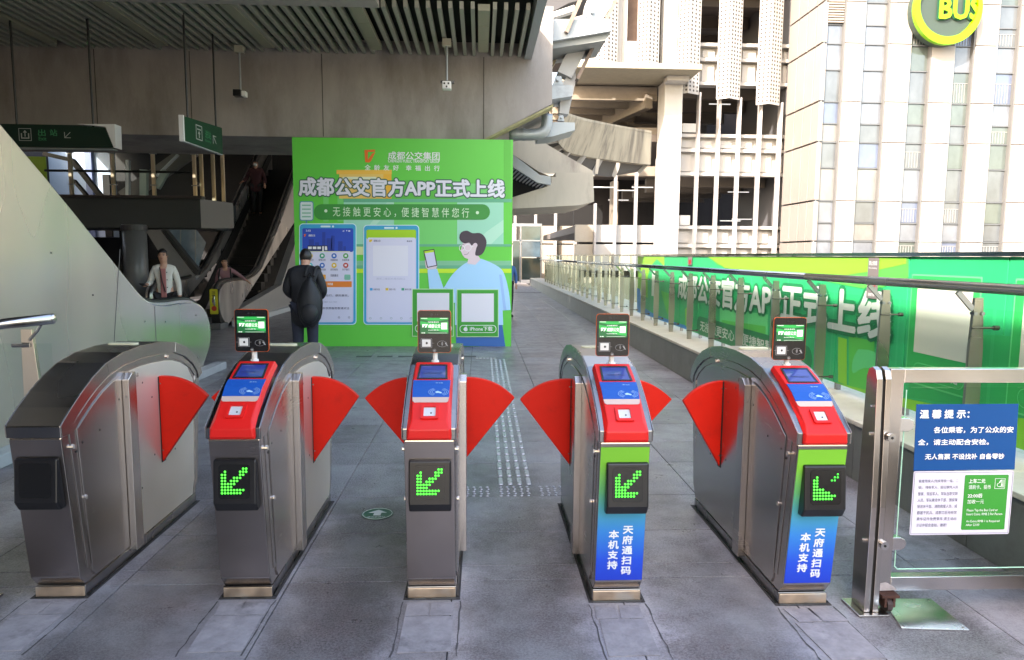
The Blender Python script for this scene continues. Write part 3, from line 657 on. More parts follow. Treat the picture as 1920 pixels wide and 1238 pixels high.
btext('成都公交', (486, 603, 525, 615), gy_, .0205, .03); btext('乘车码', (673, 607, 703, 616), gy_, .0205, .03); bpoly('logo', [[(460, 602), (480, 602), (472, 616), (460, 616)]], .0205, pm('ic_yellow', (.75, .50, .03)))
brr('print_code_card', (482, 636, 680, 808), 4, .0202, pm('card_white', (.74, .75, .86)))
btext('请将二维码对准扫码口', (500, 818, 662, 829), pm('faint', (.42, .45, .6)), .0205, .01)
for cx, c, s_ in ((472, ('ic_blue2', (.03, .35, .7)), '余额充值'), (561, ('ic_yellow', (.75, .50, .03)), '我的卡包'), (651, ('ic_teal', (.03, .35, .22)), '乘车记录')):
    brr('print_icon', (cx-8, 876, cx+8, 890), 2, .0205, pm(*c)); btext(s_, (cx+12, 878, cx+48, 889), gy_, .0205, .02)
bpoly('print_icon', [q for cx in (467, 527, 585, 642, 697) for q in ring(cx, 1047, 7, 6, 2, n=8)], .0205, pm('ic_grey', (.25, .35, .4)))
# cartoon man
skinp = pm('cartoon_skin', (.72, .60, .66)); shirt = pm('cartoon_shirt', (.36, .66, .92)); shade = pm('cartoon_fold', (.30, .52, .85)); hair = pm('cartoon_hair', (.05, .035, .055))
bpoly('print_man_trousers', [[(948, 1060), (1210, 1060), (1230, 1208), (952, 1203)]], .008, pm('cartoon_blue', (.02, .13, .42)))
shp = smoothline([(880, 880, 0), (930, 800, 0), (1000, 738, 0), (1070, 712, 0), (1110, 716, 0), (1190, 755, 0), (1225, 800, 0), (1250, 900, 0), (1260, 1000, 0)], 4)
bpoly('print_man_shirt', [[(p.x, p.y) for p in shp]+[(1215, 1003), (1218, 1085), (945, 1085), (945, 960)]], .010, shirt)
bpoly('print_man_arm', [[(790, 772), (843, 766), (880, 875), (945, 900), (945, 960), (850, 950), (800, 885)]], .0115, shirt)
bpoly('print_man_fold', [[(1195, 800), (1210, 800), (1235, 1000), (1220, 1003)], [(880, 872), (886, 868), (940, 900), (938, 906)]], .0125, shade)
bpoly('print_man_hand', [[(775, 720), (800, 705), (820, 715), (845, 750), (838, 768), (795, 772), (780, 760)]], .0115, skinp)
bpoly('print_man_face', [[(990, 618), (1010, 600), (1065, 610), (1075, 690), (1090, 715), (1060, 745), (1015, 738), (1020, 712), (1000, 705), (988, 690), (978, 665)]], .0115, skinp)
hp = smoothline([(972, 575, 0), (985, 558, 0), (1015, 552, 0), (1045, 566, 0), (1085, 565, 0), (1112, 585, 0), (1124, 620, 0), (1112, 665, 0), (1090, 690, 0), (1060, 690, 0), (1066, 650, 0), (1072, 632, 0), (1056, 622, 0), (1040, 636, 0), (1025, 620, 0), (1000, 624, 0), (978, 610, 0), (970, 592, 0)], 3)
bpoly('print_man_hair', [[(p.x, p.y) for p in hp]], .013, hair)
bpoly('print_man_ear', [ell(1060, 634, 12, 13)], .0145, skinp)
bpoly('print_man_glasses', ring(983, 650, 15, 19, 3)+ring(1018, 648, 20, 20, 3)+[[(1036, 643), (1058, 634), (1058, 637), (1036, 647)]], .0145, wt)
bpoly('print_man_smile', ring(1004, 668, 22, 20, 2, 20, 110, 6)+[ell(992, 650, 3, 3, 8)]+ring(992, 633, 8, 5, 2, 200, 320, 5), .0145, hair)
bpoly('print_handset', [[(766, 664), (828, 655), (846, 750), (788, 762)]], .0125, hair); bpoly('print_handset', [[(772, 669), (824, 661), (840, 746), (792, 756)]], .014, sw); bpoly('print_handset', [[(772, 669), (824, 661), (826, 672), (774, 680)]], .0155, lime)
# download cards
cg = pm('card_green', (.022, .34, .035)); cb = pm('card_border', (.50, .75, .45))
for (x0, y0, x1, y1) in ((703, 880, 938, 1150), (955, 883, 1192, 1153)):
    brect('print_card', (x0, y0, x1, y1), .024, cb); brect('print_card', (x0+4, y0+4, x1-4, y1-4), .0255, cg)
    brect('print_code_card', (x0+28, y0+24, x0+210, y0+184), .027, pm('card_white2', (.72, .73, .80)))
    brr('print_button', (x0+17, y0+202, x0+224, y0+246), 20, .027, wt); brr('print_button', (x0+20, y0+205, x0+221, y0+243), 18, .0285, cg)
btext('iPhone下载', (1030, 1093, 1157, 1118), wt, .030, .02); btext('Android下载', (772, 1093, 912, 1118), wt, .030, .02)
# apple with a bite and a leaf on the iPhone button
ap = [(1006+13*math.cos(t_)*(1-.12*abs(math.sin(t_))), 1108+12*math.sin(t_)+ (2.5*math.cos(t_)**2 if math.sin(t_) < 0 else 0)) for t_ in [2*math.pi*i/24 for i in range(24)] if not (-.55 < (t_ if t_ < math.pi else t_-2*math.pi) < .25)]
ap += [(1014, 1111), (1012, 1106), (1014, 1101)]
bpoly('apple_icon', [ap, [(1006, 1094), (1008, 1087), (1013, 1085), (1012, 1091)]], .030, wt)

# ================================================================== GATES
def gradient_mat(name, stops, z0, z1):
    m = bpy.data.materials.new(name); m.use_nodes = True; n = m.node_tree.nodes; L = m.node_tree.links; p = n['Principled BSDF']
    tc = n.new('ShaderNodeTexCoord'); s_ = n.new('ShaderNodeSeparateXYZ'); L.new(tc.outputs['Object'], s_.inputs[0])
    mr = n.new('ShaderNodeMapRange'); mr.inputs[1].default_value = z0; mr.inputs[2].default_value = z1; L.new(s_.outputs[2], mr.inputs[0])
    cr = n.new('ShaderNodeValToRGB'); L.new(mr.outputs[0], cr.inputs[0])
    e = cr.color_ramp.elements
    while len(e) < len(stops): e.new(.5)
    for k, (a, c) in enumerate(stops): e[k].position = a; e[k].color = (*c, 1)
    L.new(cr.outputs[0], p.inputs['Base Color']); p.inputs['Roughness'].default_value = .38; return m
vinyl = gradient_mat('vinyl_print', [(0, (.006, .035, .50)), (.20, (.006, .07, .62)), (.42, (.02, .22, .62)), (.58, (.05, .34, .42)), (.72, (.10, .42, .15)), (.90, (.17, .50, .035))], .09, .75)
HW = .112
ARCH = [(-.127, .845), (-.04, .909), (.05, .965), (.15, 1.018), (.27, 1.064), (.43, 1.094), (.62, 1.104), (.85, 1.098), (1.05, 1.070), (1.20, 1.022), (1.32, .955), (1.40, .88), (1.425, .815)]
def inset(pts, d):
    out = []
    for i, p in enumerate(pts):
        a = Vector(pts[max(i-1, 0)]); b = Vector(pts[min(i+1, len(pts)-1)]); t = (b-a).normalized(); nrm = Vector((t.y, -t.x)); out.append((p[0]+nrm.x*d, p[1]+nrm.y*d))
    return out
A1 = inset(ARCH, .062)
def front_y(z): return -.037+(z-.109)*(-.118+.037)/(.79-.109)
body_prof = [(.002, .058), (-.037, .109), (-.118, .788), (-.09, .805)]+[(y, z-.012) for y, z in ARCH[1:-1]]+[(1.395, .80), (1.31, .142), (1.262, .058)]
def flap_pts(sx, reach):
    apex = (sx*(HW+.006), .398); e = reach-HW-.006
    a1 = math.atan2(.387, e); r1 = math.hypot(.387, e); pts = [apex]
    for k in range(15):
        f_ = k/14; a = math.pi/2*(1-f_)+a1*f_; rad = .505*(1-f_)+r1*f_+.012*math.sin(math.pi*f_)
        pts.append((apex[0]+sx*rad*math.cos(a), apex[1]+rad*math.sin(a)))
    return pts
REACH = {(0, 1): .39, (1, -1): .45, (1, 1): .385, (2, -1): .435, (2, 1): .424, (3, -1): .41, (3, 1): .465, (4, -1): .345}
LEDS = {0: [7, 8], 1: [1, 6, 7, 8], 2: [0, 1, 6, 7], 3: [0, 1, 4, 5, 6], 4: [0, 1, 3, 4, 5], 5: [0, 1, 2, 3, 4], 6: [0, 1, 2, 3], 7: [0, 1, 2, 3, 4, 5, 6, 7], 8: [0, 1, 2, 3, 4, 5, 6]}
LEDS5 = {0: [8], 1: [1, 7, 8], 2: [0, 1, 6, 7], 3: [0, 1], 4: [0, 1], 5: [0, 1, 2, 3], 6: [0, 1, 2, 3, 4, 5], 7: [0, 1, 2, 3, 4, 5, 6, 7], 8: [0, 1, 2, 3, 4, 5, 6]}
term_black = mat('terminal_black', (.010, .010, .011), .22)
scr_green = mat('screen_green', (.004, .30, .06), .3, emit=.14); scr_dk = mat('screen_green_dark', (.003, .10, .03), .3, emit=.12); scr_w = mat('screen_lettering', (.8, .85, .8), .4, emit=.12)
scr_blue = mat('display_blue', (.035, .055, .26), .12, coat=.5); iconw = mat('icon_grey', (.36, .36, .36), .5)
cream = mat('pill_cream', (.62, .60, .42), .35); offw = mat('off_white_plastic', (.70, .70, .68), .4)
cardw = mat('card_line_white', (.35, .55, .75), .4); holem = mat('hole_dark', (.008, .008, .008), .6)
tan = mat('worn_plinth', (.52, .40, .30), .42, .8, var=.25, scale=14, dirt=(.5, .46, .42), dscale=9, dthr=(.5, .7))
def pline(fr, pts, w_):                                     # thin line as quads
    out = []
    for i in range(len(pts)-1):
        a = Vector(pts[i]); b = Vector(pts[i+1]); t = (b-a).normalized(); nn = Vector((-t.y, t.x))*w_/2
        out.append([tuple(a+nn), tuple(b+nn), tuple(b-nn), tuple(a-nn)])
    return out
def make_gate(k, label, reader=True, leds=LEDS, wrap=False, flaps=(-1, 1), posts=(-1, 1)):
    t = thing('ticket_gate', label, 'ticket gate', (GX[k], GY[k], 0), group='row of metro fare gates', world=False)
    t.location.z = 0
    obj('body', MB().prx(body_prof, -HW, HW), steel, t, bevel=.006)
    obj('plinth', MB().prx([(-.004, 0), (-.004, .056), (1.262, .056), (1.262, 0)], -HW-.002, HW+.002), steel_dark, t, bevel=.003)
    obj('plinth_face', MB().box(-HW, HW, -.012, -.0045, .004, .052), tan, t, bevel=.004)
    obj('front_sheet', MB().prx([(front_y(.115)-.0012, .115), (front_y(.782)-.0012, .782), (front_y(.782), .782), (front_y(.115), .115)], -HW+.003, HW-.003), steel_front, t)
    # black sealant bead on the floor
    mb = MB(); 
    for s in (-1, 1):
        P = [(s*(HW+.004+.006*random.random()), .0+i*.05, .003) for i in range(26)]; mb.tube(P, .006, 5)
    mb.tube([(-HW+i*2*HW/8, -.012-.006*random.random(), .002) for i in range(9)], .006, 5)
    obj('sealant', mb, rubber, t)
    obj('dirt_line', MB().prz([(-HW-.02, -.022), (HW+.02, -.026), (HW+.024, 1.275), (-HW-.022, 1.28)], .0008, .0022), mat('foot_dirt', (.05, .045, .045), .9), t)  # thin dark sheet reaching slightly past the plinth
    # lid: arch shell with front lip, the side band in pieces
    A0 = ARCH
    lid = [(-.125, .790), (-.127, .843)]+A0[1:]+[(1.41, .81)]+A1[::-1][:-1]+[(-.07, .812), (-.07, .790)]
    obj('lid', MB().prx(lid, -HW-.006, HW+.006), steel_dark, t, bevel=.004)
    for s in (-1, 1):
        for (i0, i1) in ((0, 4), (4, 8), (8, 12)):
            pts = A0[i0:i1+1]+A1[i0:i1+1][::-1]
            if i0 == 0: pts = A0[0:5]+A1[1:5][::-1]+[(-.066, .792), (-.123, .792)]
            cy = sum(p[0] for p in pts)/len(pts); cz = sum(p[1] for p in pts)/len(pts)
            pts = [(cy+(y-cy)*.994, cz+(z-cz)*.985) for y, z in pts]
            obj('lid_band', MB().prx(pts, s*(HW+.0065), s*(HW+.0095)), steel, t, bevel=.001)
        # second frame line inside the band
        A2 = inset(ARCH, .072); A3 = inset(ARCH, .102)
        pts = [(.02, .13), (-.062, .80)]+[p for p in A2[1:-1]]+[(1.345, .80), (1.265, .16), (1.235, .16), (1.31, .79)]+A3[1:-1][::-1]+[(-.03, .79), (.045, .13)]
        obj('side_frame', MB().prx(pts, s*(HW+.0005), s*(HW+.005)), steel, t, bevel=.0015)
        def top(y):
            A4 = inset(ARCH, .112)
            for i in range(len(A4)-1):
                if A4[i][0] <= y <= A4[i+1][0]:
                    q = (y-A4[i][0])/(A4[i+1][0]-A4[i][0]); return A4[i][1]*(1-q)+A4[i+1][1]*q
            return .8
        ys_ = [.03, .12, .22, .32, .40]
        pts = [(.055, .10), (-.005, .80)]+[(y, top(y)) for y in ys_]+[(.40, .07), (.075, .07)]
        obj('side_panel', MB().prx(pts, s*(HW+.0005), s*(HW+.0075)), steel, t, bevel=.0015)
        ys_ = [.49, .62, .75, .90, 1.0, 1.1, 1.2]
        pts = [(.49, .07)]+[(y, top(y)) for y in ys_]+[(1.285, .79), (1.232, .16), (1.2, .07)]
        obj('side_panel', MB().prx(pts, s*(HW+.0005), s*(HW+.0075)), steel_warm if k < 2 and s > 0 else steel, t, bevel=.0015)
        for y, z in ((-.045, .73), (.03, .47), (.56, .955), (.93, 1.0), (1.255, .62)):
            mb = MB().tube([(s*HW, y, z), (s*(HW+.013), y, z)], .011, 10); mb.box(min(s*(HW+.0125), s*(HW+.018)), max(s*(HW+.0125), s*(HW+.018)), y-.002, y+.002, z-.009, z+.009)
            obj('lock', mb, steel_lt, t)
        mb = MB()
        for y, z in ((.03, .73), (.18, .75), (-.02, .70), (.37, .86), (.62, .90), (.72, .80), (.72, .47), (.98, .43), (.56, .33)):
            mb.tube([(s*(HW+.006), y, z), (s*(HW+.0083), y, z)], .0055, 8)
        stuff(obj('sensor_hole', mb, holem, t))
        if s in posts:
            mb = MB().prx([(.405, .045), (.405, .955), (.445, .985), (.485, .985), (.485, .045)], s*(HW+.0005), s*(HW+.042))
            obj('sensor_post', mb, steel, t, bevel=.003)
        if s in flaps:
            obj('flap_slot', MB().box(min(s*(HW+.0076), s*(HW+.0105)), max(s*(HW+.0076), s*(HW+.0105)), .800, .850, .40, .90), holem, t)
            fo = obj('flap', MB().ext([(x, .808, z) for x, z in flap_pts(s, REACH[(k, s)])], (0, .034, 0)), red, t, bevel=.004)
            for zf in (.86, .47): obj('flap_screw', MB().tube([(s*(HW+.016), .8065, zf), (s*(HW+.016), .8085, zf)], .004, 8), steel_dark, fo)
    # cream indicator pill and end cap of the lid
    obj('indicator_light', MB().prz(rr(-.085, .66, .075, .715, .026, 4), 1.098, 1.110), cream, t)
    ly = front_y
    # LED arrow display on a black visor
    vz0, vz1 = .462, .700
    lw = .0935; cx = .002 if k < 3 else .012
    obj_v = obj('arrow_display', MB().prx([(ly(vz1), vz1), (ly(vz1)-.020, vz1-.004), (ly(.50)-.062, .505), (ly(vz0)-.040, vz0), (ly(vz0), vz0)], cx-lw, cx+lw), black, t, bevel=.007)
    za, ya, zb, yb = .688, ly(.688)-.0235, .515, ly(.505)-.0615
    f = Frame((cx, yb, zb), (1, 0, 0), Vector((0, ya-yb, za-zb)).normalized(), Vector((0, -(za-zb), ya-yb)).normalized())
    H_ = math.hypot(za-zb, ya-yb)
    rw = .068
    mb = MB(); P = [f.p(u, v, .0015) for u, v in rr(-rw, .012, rw, H_-.010, .014)]; mb.ext(P, f.n*-.001)
    obj('display_window', mb, term_black, obj_v)
    mb = MB(); md = MB(); mo = MB()
    if leds:
        for r_ in range(9):
            for c_ in range(9):
                u = -.0525+c_*.0131; v = H_-.028-r_*.0135
                if c_ in leds.get(r_, []):
                    tgt = mb if not (leds is not LEDS and r_ < 3 and c_ > 5) else md
                    tgt.ball(f.p(u, v, .002), .0049, 8, 5, (1, .5, 1))
        stuff(obj('led_arrow', mb, LED, obj_v, smooth=True))
        if md.v: stuff(obj('led_arrow', md, LEDd, obj_v, smooth=True))
    if wrap:
        f3 = Frame((0, ly(.10)-.0030, .10), (1, 0, 0), Vector((0, ly(.76)-ly(.10), .66)).normalized(), Vector((0, -.66, ly(.76)-ly(.10))).normalized())
        g0, g1 = (.0, .672)
        obj_w = obj('printed_wrap', MB().ext([f3.p(-HW+.004, g0+.02), f3.p(HW-.004, g0+.02), f3.p(HW-.004, g1), f3.p(-HW+.004, g1)], f3.n*.0012), vinyl, t)
        for s_, u in (('天\n府\n通\n扫\n码', .009), ('本\n机\n支\n持', -.055)):
            n_ = s_.count('\n')+1; v1 = .292 if n_ == 5 else .272; hh = .0485*n_
            text('lettering', s_, f3, u, u+.046, v1-hh, v1, .0020, white_pr, obj_w, .04)
    if reader:
        # red hood lofted along the arch
        sec = [(-.137, .792, .100, .094), (-.146, .806, .101, .093), (-.146, .842, .100, .088), (-.112, .878, .098, .078), (.03, .992, .097, .084), (.052, 1.004, .097, .086), (.14, 1.045, .097, .086), (.238, 1.083, .095, .085)]
        base = [(-.128, .792), (-.128, .806), (-.127, .843), (-.08, .88), (.05, .966), (.07, .977), (.15, 1.018), (.25, 1.058)]
        mb = MB(); vs = []
        for (y, z, wb_, wt_), (by, bz) in zip(sec, base):
            vs += [(-wb_, by, bz), (-wt_, y, z), (wt_, y, z), (wb_, by, bz)]
        fsx = []
        for i in range(len(sec)-1):
            for j in range(3): a = i*4+j; fsx.append([a, a+4, a+5, a+1])
            fsx.append([i*4+3, i*4+7, i*4+4, i*4])
        fsx += [[0, 1, 2, 3], [(len(sec)-1)*4+q_ for q_ in (3, 2, 1, 0)]]
        mb.add(vs, [g_[::-1] for g_ in fsx])
        hood = obj('reader_hood', mb, redp, t, bevel=.005)
        A = Vector((0, -.112, .878)); B = Vector((0, .03, .992)); d = (B-A).normalized(); fl = (B-A).length
        fa = Frame(A, (1, 0, 0), d, Vector((0, -d.z, d.y)))
        def on(name, pts, off, m, th=.002, par=None): return obj(name, MB().ext([fa.p(u, v, off-th) for u, v in pts], fa.n*th), m, par or hood, bevel=0)
        # scanner frame and window
        mbs = MB()
        o_, i_ = rr(-.040, .002, .040, .082, .008, 3), rr(-.027, .015, .027, .069, .004, 3); n_ = len(o_)
        mbs.add([fa.p(*p, -.002) for p in o_]+[fa.p(*p, .010) for p in o_]+[fa.p(*p, .010) for p in i_]+[fa.p(*p, .0015) for p in i_],
                [[i, (i+1) % n_, (i+1) % n_+n_, i+n_] for i in range(n_)]+[[i+n_, (i+1) % n_+n_, (i+1) % n_+2*n_, i+2*n_] for i in range(n_)]+[[i+2*n_, (i+1) % n_+2*n_, (i+1) % n_+3*n_, i+3*n_] for i in range(n_)])
        obj('scanner_frame', mbs, redp, hood); on('scanner_window', rr(-.0265, .0155, .0265, .0685, .003, 3), .0025, mat('scanner_grey', (.55, .58, .62), .15), .002)
        on('scanner_eye', ell(.006, .037, .004, .004, 10), .0035, holem, .001)
        # beige strip and blue card area carrying on over the bend
        on('beige_strip', [(-.080, .106), (-.072, .098), (.072, .098), (.080, .106), (.083, .128), (-.083, .128)], .003, beige)
        bc = MB()
        L1 = fl; ra = [fa.p(s*.083, .1285, .0035) for s in (-1, 1)]; rb = [fa.p(s*.0845, L1+.0005, .0035) for s in (-1, 1)]
        C2 = Vector((0, .052, 1.004)); D2 = Vector((0, .14, 1.045)); d2 = (D2-C2).normalized(); fb = Frame(C2, (1, 0, 0), d2, Vector((0, -d2.z, d2.y)))
        rc = [fb.p(s*.086, .034, .0035) for s in (-1, 1)]; rbb = [fb.p(s*.0855, .0, .0035) for s in (-1, 1)]
        v_ = [ra[0], ra[1], rb[1], rb[0], rbb[1], rbb[0], rc[1], rc[0]]
        v_ += [Vector(q_)-Vector((0, -.001, .004)) for q_ in v_]
        bc.add(v_, [[0, 1, 2, 3], [3, 2, 4, 5], [5, 4, 6, 7], [0, 8, 9, 1], [1, 9, 10, 2], [2, 10, 12, 4], [4, 12, 14, 6], [6, 14, 15, 7], [7, 15, 13, 5], [5, 13, 11, 3], [3, 11, 8, 0]])
        obj('card_pad', bc, blue_card, hood)
        rings = []
        for (rx, ry) in ((.046, .024), (.038, .019), (.030, .014)):
            for sgn in (0, 180):
                a0, a1 = (-60+sgn, 60+sgn); rings += ring(.034, .158, rx, ry, .0012, a0, a1, 8)
        mb = MB()
        for q_ in rings: mb.ext([fa.p(u, min(v, fl-.0005), .0042) for u, v in q_], fa.n*-.0004)
        mb.ext([fa.p(u, v, .0044) for u, v in [(.018, .158), (.030, .164), (.050, .155), (.046, .149), (.034, .152), (.024, .151)]], fa.n*-.0004)
        obj('card_symbol', mb, cardw, hood)
        text('lettering', '刷卡区', fb, .018, .052, .006, .014, .0045, cardw, hood, .01)
        # display in a recess
        fd = fb
        y0, y1 = .045, .165
        mbd = MB(); o_ = [(-.072, y0), (.072, y0), (.066, y1), (-.066, y1)]; i_ = [(-.062, y0+.008), (.062, y0+.008), (.058, y1-.010), (-.058, y1-.010)]
        mbd.add([fd.p(*p, .0012) for p in o_]+[fd.p(*p, .0045) for p in o_]+[fd.p(*p, .0045) for p in i_]+[fd.p(*p, .0012) for p in i_], [[i, (i+1) % 4, (i+1) % 4+4, i+4] for i in range(4)]+[[i+4, (i+1) % 4+4, (i+1) % 4+8, i+8] for i in range(4)]+[[i+8, (i+1) % 4+8, (i+1) % 4+12, i+12] for i in range(4)])
        obj('display_bezel', mbd, mat('bezel_black', (.02, .02, .03), .25), hood)
        obj('display', MB().ext([fd.p(u, v, .0022) for u, v in i_], fd.n*-.001), scr_blue, hood)
        text('lettering', '欢迎乘坐成都公交', fd, -.045, .045, .085, .10, .0028, mat('display_ink', (.02, .03, .12), .4), hood, .01)
        # payment terminal on a stem
        tx = (-.01, -.02, -.006, -.012, -.020)[k] if False else [0, -.030, .0, .006, .0][k]
        ty, z0, z1 = .262, 1.125, 1.334
        if k == 4: z0 -= .02; z1 -= .02
        if k == 3: z0 -= .01; z1 -= .01
        w2 = .0815
        tf = Frame((tx, ty, 0), (1, 0, 0), (0, 0, 1), (0, -1, 0))
        term = obj('payment_terminal', MB().pry(rr(tx-w2, z0, tx+w2, z1, .014, 4), ty, ty+.0035), orange, t)
        obj('back_shell', MB().pry(rr(tx-w2+.003, z0+.003, tx+w2-.003, z1-.003, .012, 4), ty+.0036, ty+.020), term_black, term)
        obj('glass_face', MB().pry(rr(tx-w2+.0022, z0+.0022, tx+w2-.0022, z1-.0022, .012, 4), ty-.0035, ty-.0005), term_black, term)
        obj('stem', MB().tube([(tx+.002, ty+.022, 1.045), (tx+.002, ty+.022, z0+.02)], .0125, 14), offw, t, smooth=True)
        obj('stem_collar', MB().tube([(tx+.002, ty+.022, 1.055), (tx+.002, ty+.022, 1.085)], .019, 14), offw, t, smooth=True)
        def tr(name, polys, off, m):
            mb = MB()
            for q_ in polys: mb.ext([tf.p(u, z1-v, off) for u, v in q_], tf.n*-.0006)
            return obj(name, mb, m, term)
        R4 = lambda a, b, c, d_: [(a, b), (c, b), (c, d_), (a, d_)]
        tr('screen', [R4(-.068, .037, .068, .115)], .0042, scr_green)
        sw1 = [(-.068, .070), (-.04, .083), (-.005, .094), (.03, .103), (.068, .108)]; sw2 = [(.068, .045), (.02, .052), (-.03, .05), (-.068, .043)]
        tr('screen_swirl', [sw1+[(.068, .115), (-.068, .115)], [(a, b+.010) for a, b in sw2[::-1]]+sw2], .0048, scr_dk)
        lg_ = [[(-.058, .068), (-.040, .068), (-.044, .074), (-.050, .074), (-.050, .081), (-.058, .085)], [(-.046, .085), (-.038, .068), (-.031, .068), (-.040, .085)]]
        tr('logo', lg_, .0054, scr_w)
        text('lettering', '成都公交', tf, -.029, .030, z1-.086, z1-.068, .0054, scr_w, term, .03)
        text('lettering', '天府通 乘车码', tf, -.03, .022, z1-.060, z1-.055, .0054, scr_w, term, .02); text('lettering', '扫码乘车', tf, -.03, .022, z1-.099, z1-.095, .0054, scr_w, term, .02)
        tr('code_card', [R4(.034, .061, .062, .093)], .0054, scr_w)
        tr('status_line', [R4(-.064, .0385, -.034, .0405), R4(.028, .0385, .064, .0405), R4(-.062, .109, -.056, .1125), R4(-.053, .109, -.045, .1125), R4(-.030, .1105, .062, .1115)], .0054, scr_w)
        text('lettering', 'Face and scan', tf, -.021, .021, z1-.127, z1-.1215, .0042, iconw, term, .01) if False else None
        tr('scan_frame', [R4(-.066, .139, -.0645, .184), R4(-.0135, .139, -.012, .184), R4(-.066, .139, -.012, .1402), R4(-.066, .1828, -.012, .184), R4(-.075, .161, -.066, .1618), R4(-.012, .161, -.002, .1618)], .0042, iconw)
        tr('scan_window', [R4(-.060, .143, -.018, .179)], .0048, offw); tr('scan_eye', [ell(-.037, .161, .0052, .0058, 14)], .0054, holem)
        cs = ring(.038, .165, .024, .0155, .0010, 0, 360, 14)
        for q_, r_ in enumerate((.004, .007, .010)): cs += ring(.032, .164, r_, r_*1.2, .0013, -60, 60, 6)
        cs += [[(.050, .160), (.055, .158), (.066, .174), (.062, .176)]]
        tr('contactless_symbol', cs, .0042, iconw)
        tr('home_symbol', ring(0, .198, .0075, .0075, .001, n=12)+[[(-.004, .198), (0, .194), (.004, .198), (.0035, .202), (-.0035, .202)]], .0042, iconw)
        tr('camera_window', [ell(-.012, .020, .005, .005, 12), ell(.006, .020, .003, .003, 10), ell(.016, .020, .003, .003, 10)], .0040, mat('lens_dark', (.03, .03, .035), .1))
    return t
make_gate(0, 'leftmost ticket gate, plain steel without card reader, its arrow display switched off', reader=False, leds=None, flaps=(1,), posts=(1,))
make_gate(1, 'bare steel ticket gate with red reader, second from the left, right of the unlit gate')
make_gate(2, 'middle ticket gate of bare steel with red reader, seen straight from the front')
make_gate(3, 'ticket gate with printed green and blue front and whole arrow, right of middle gate', wrap=True)
g5 = make_gate(4, 'ticket gate with printed blue front and broken arrow, next to the glass barrier', wrap=True, leds=LEDS5, flaps=(-1,))

# ================================================================== GLASS BARRIERS
def flat_post(t, x0, y0, lean=0.0, h=1.125):
    for dx in (0, .040):
        pr = [(y0-.055, .012), (y0-.060, .5), (y0-.042, h-.05), (y0-.028, h-.012), (y0, h), (y0+.028, h-.012), (y0+.042, h-.05), (y0+.060, .5), (y0+.055, .012)]
        obj('post_plate', MB().prx(pr, x0+dx, x0+dx+.026), steel, t, bevel=.002)
    obj('post_core', MB().prx([(y0-.045, .02), (y0-.045, .6), (y0-.03, h-.06), (y0+.03, h-.06), (y0+.045, .6), (y0+.045, .02)], x0+.026, x0+.040), rubber, t)
    obj('base_plate', MB().box(x0-.035, x0+.105, y0-.08, y0+.08, .0005, .010), steel, t, bevel=.002)
    for z in (.33, .82):
        obj('bolt', MB().tube([(x0+.065, y0-.075, z), (x0+.065, y0-.058, z)], .019, 14), steel_lt, t); obj('bolt', MB().tube([(x0-.012, y0-.02, z+.005), (x0, y0-.02, z+.005)], .010, 10), steel_lt, t)
    obj('bolt', MB().tube([(x0-.012, y0-.02, .95), (x0, y0-.02, .95)], .008, 8), steel_lt, t)
    mb = MB()
    for z in (.33, .82): mb.tube([(x0+.065, y0-.0765, z), (x0+.065, y0-.0755, z)], .006, 10)
    obj('bolt_socket', mb, holem, t)
t = thing('glass_barrier', 'steel framed glass swing barrier with notices, right of the last gate', 'barrier', (2.1, 2.95, 0))
flat_post(t, 1.735, 2.955)
YB = 2.93
obj('frame_stile', MB().box(1.806, 1.868, YB, YB+.05, .09, 1.118), steel, t, bevel=.003)
obj('top_rail', MB().box(1.868, 2.66, YB, YB+.05, 1.055, 1.118), steel_lt, t, bevel=.003)
obj('bottom_rail', MB().box(1.868, 2.66, YB, YB+.05, .095, .160), steel_lt, t, bevel=.003)
obj('glass_panel', MB().pry(rr(1.895, .185, 2.70, 1.03, .02, 4), YB+.02, YB+.03), glass, t)
obj('glass_edge', MB().tube([(1.897, YB+.025, 1.02), (1.897, YB+.025, .20), (1.912, YB+.025, .187), (2.69, YB+.025, .187)], .0028, 6), mat('glass_edge', (.45, .75, .60), .2), t)
for z in (.865, .315): obj('glass_clamp', MB().pry([(1.868, z-.030), (1.905, z-.030), (1.925, z-.020), (1.932, z), (1.925, z+.020), (1.905, z+.030), (1.868, z+.030)], YB+.004, YB+.045), steel_lt, t, bevel=.002)
obj('weld_paint', MB().pry([(1.812, .098), (1.90, .10), (1.880, .118), (1.845, .138), (1.816, .132)], YB-.003, YB-.0005), mat('peeling_paint', (.34, .31, .32), .7, var=.3, scale=30), t)
cst = obj('caster', MB().tube([(1.838, YB-.005, .040), (1.862, YB-.005, .040)], .036, 18), mat('wheel_brown', (.035, .018, .016), .5), t, smooth=False)
obj('caster_fork', MB().box(1.825, 1.835, YB-.035, YB+.03, .035, .085).box(1.865, 1.875, YB-.035, YB+.03, .035, .085).box(1.81, 1.89, YB-.04, YB+.045, .080, .092), mat('rusty_metal', (.07, .028, .02), .7, .3, var=.4, scale=40), cst)
nb = mat('notice_blue', (.003, .065, .24), .5, spec=.2); nw = mat('notice_white', (.62, .60, .72), .5); ng = mat('notice_green', (.025, .27, .035), .45); ink = mat('notice_ink', (.06, .07, .13), .6)
bfz = Frame((0, YB+.0195, 0), (1, 0, 0), (0, 0, 1), (0, -1, 0))
def cB(x, y): p = on_y(1690+x/4.4217, 740+y/4.4217, YB+.0195); return (p.x, p.z)
n1 = sheet('blue_notice', bfz, [[cB(122, 80), cB(968, 76), cB(935, 620), cB(98, 630)]], .003, nb, t, .002)
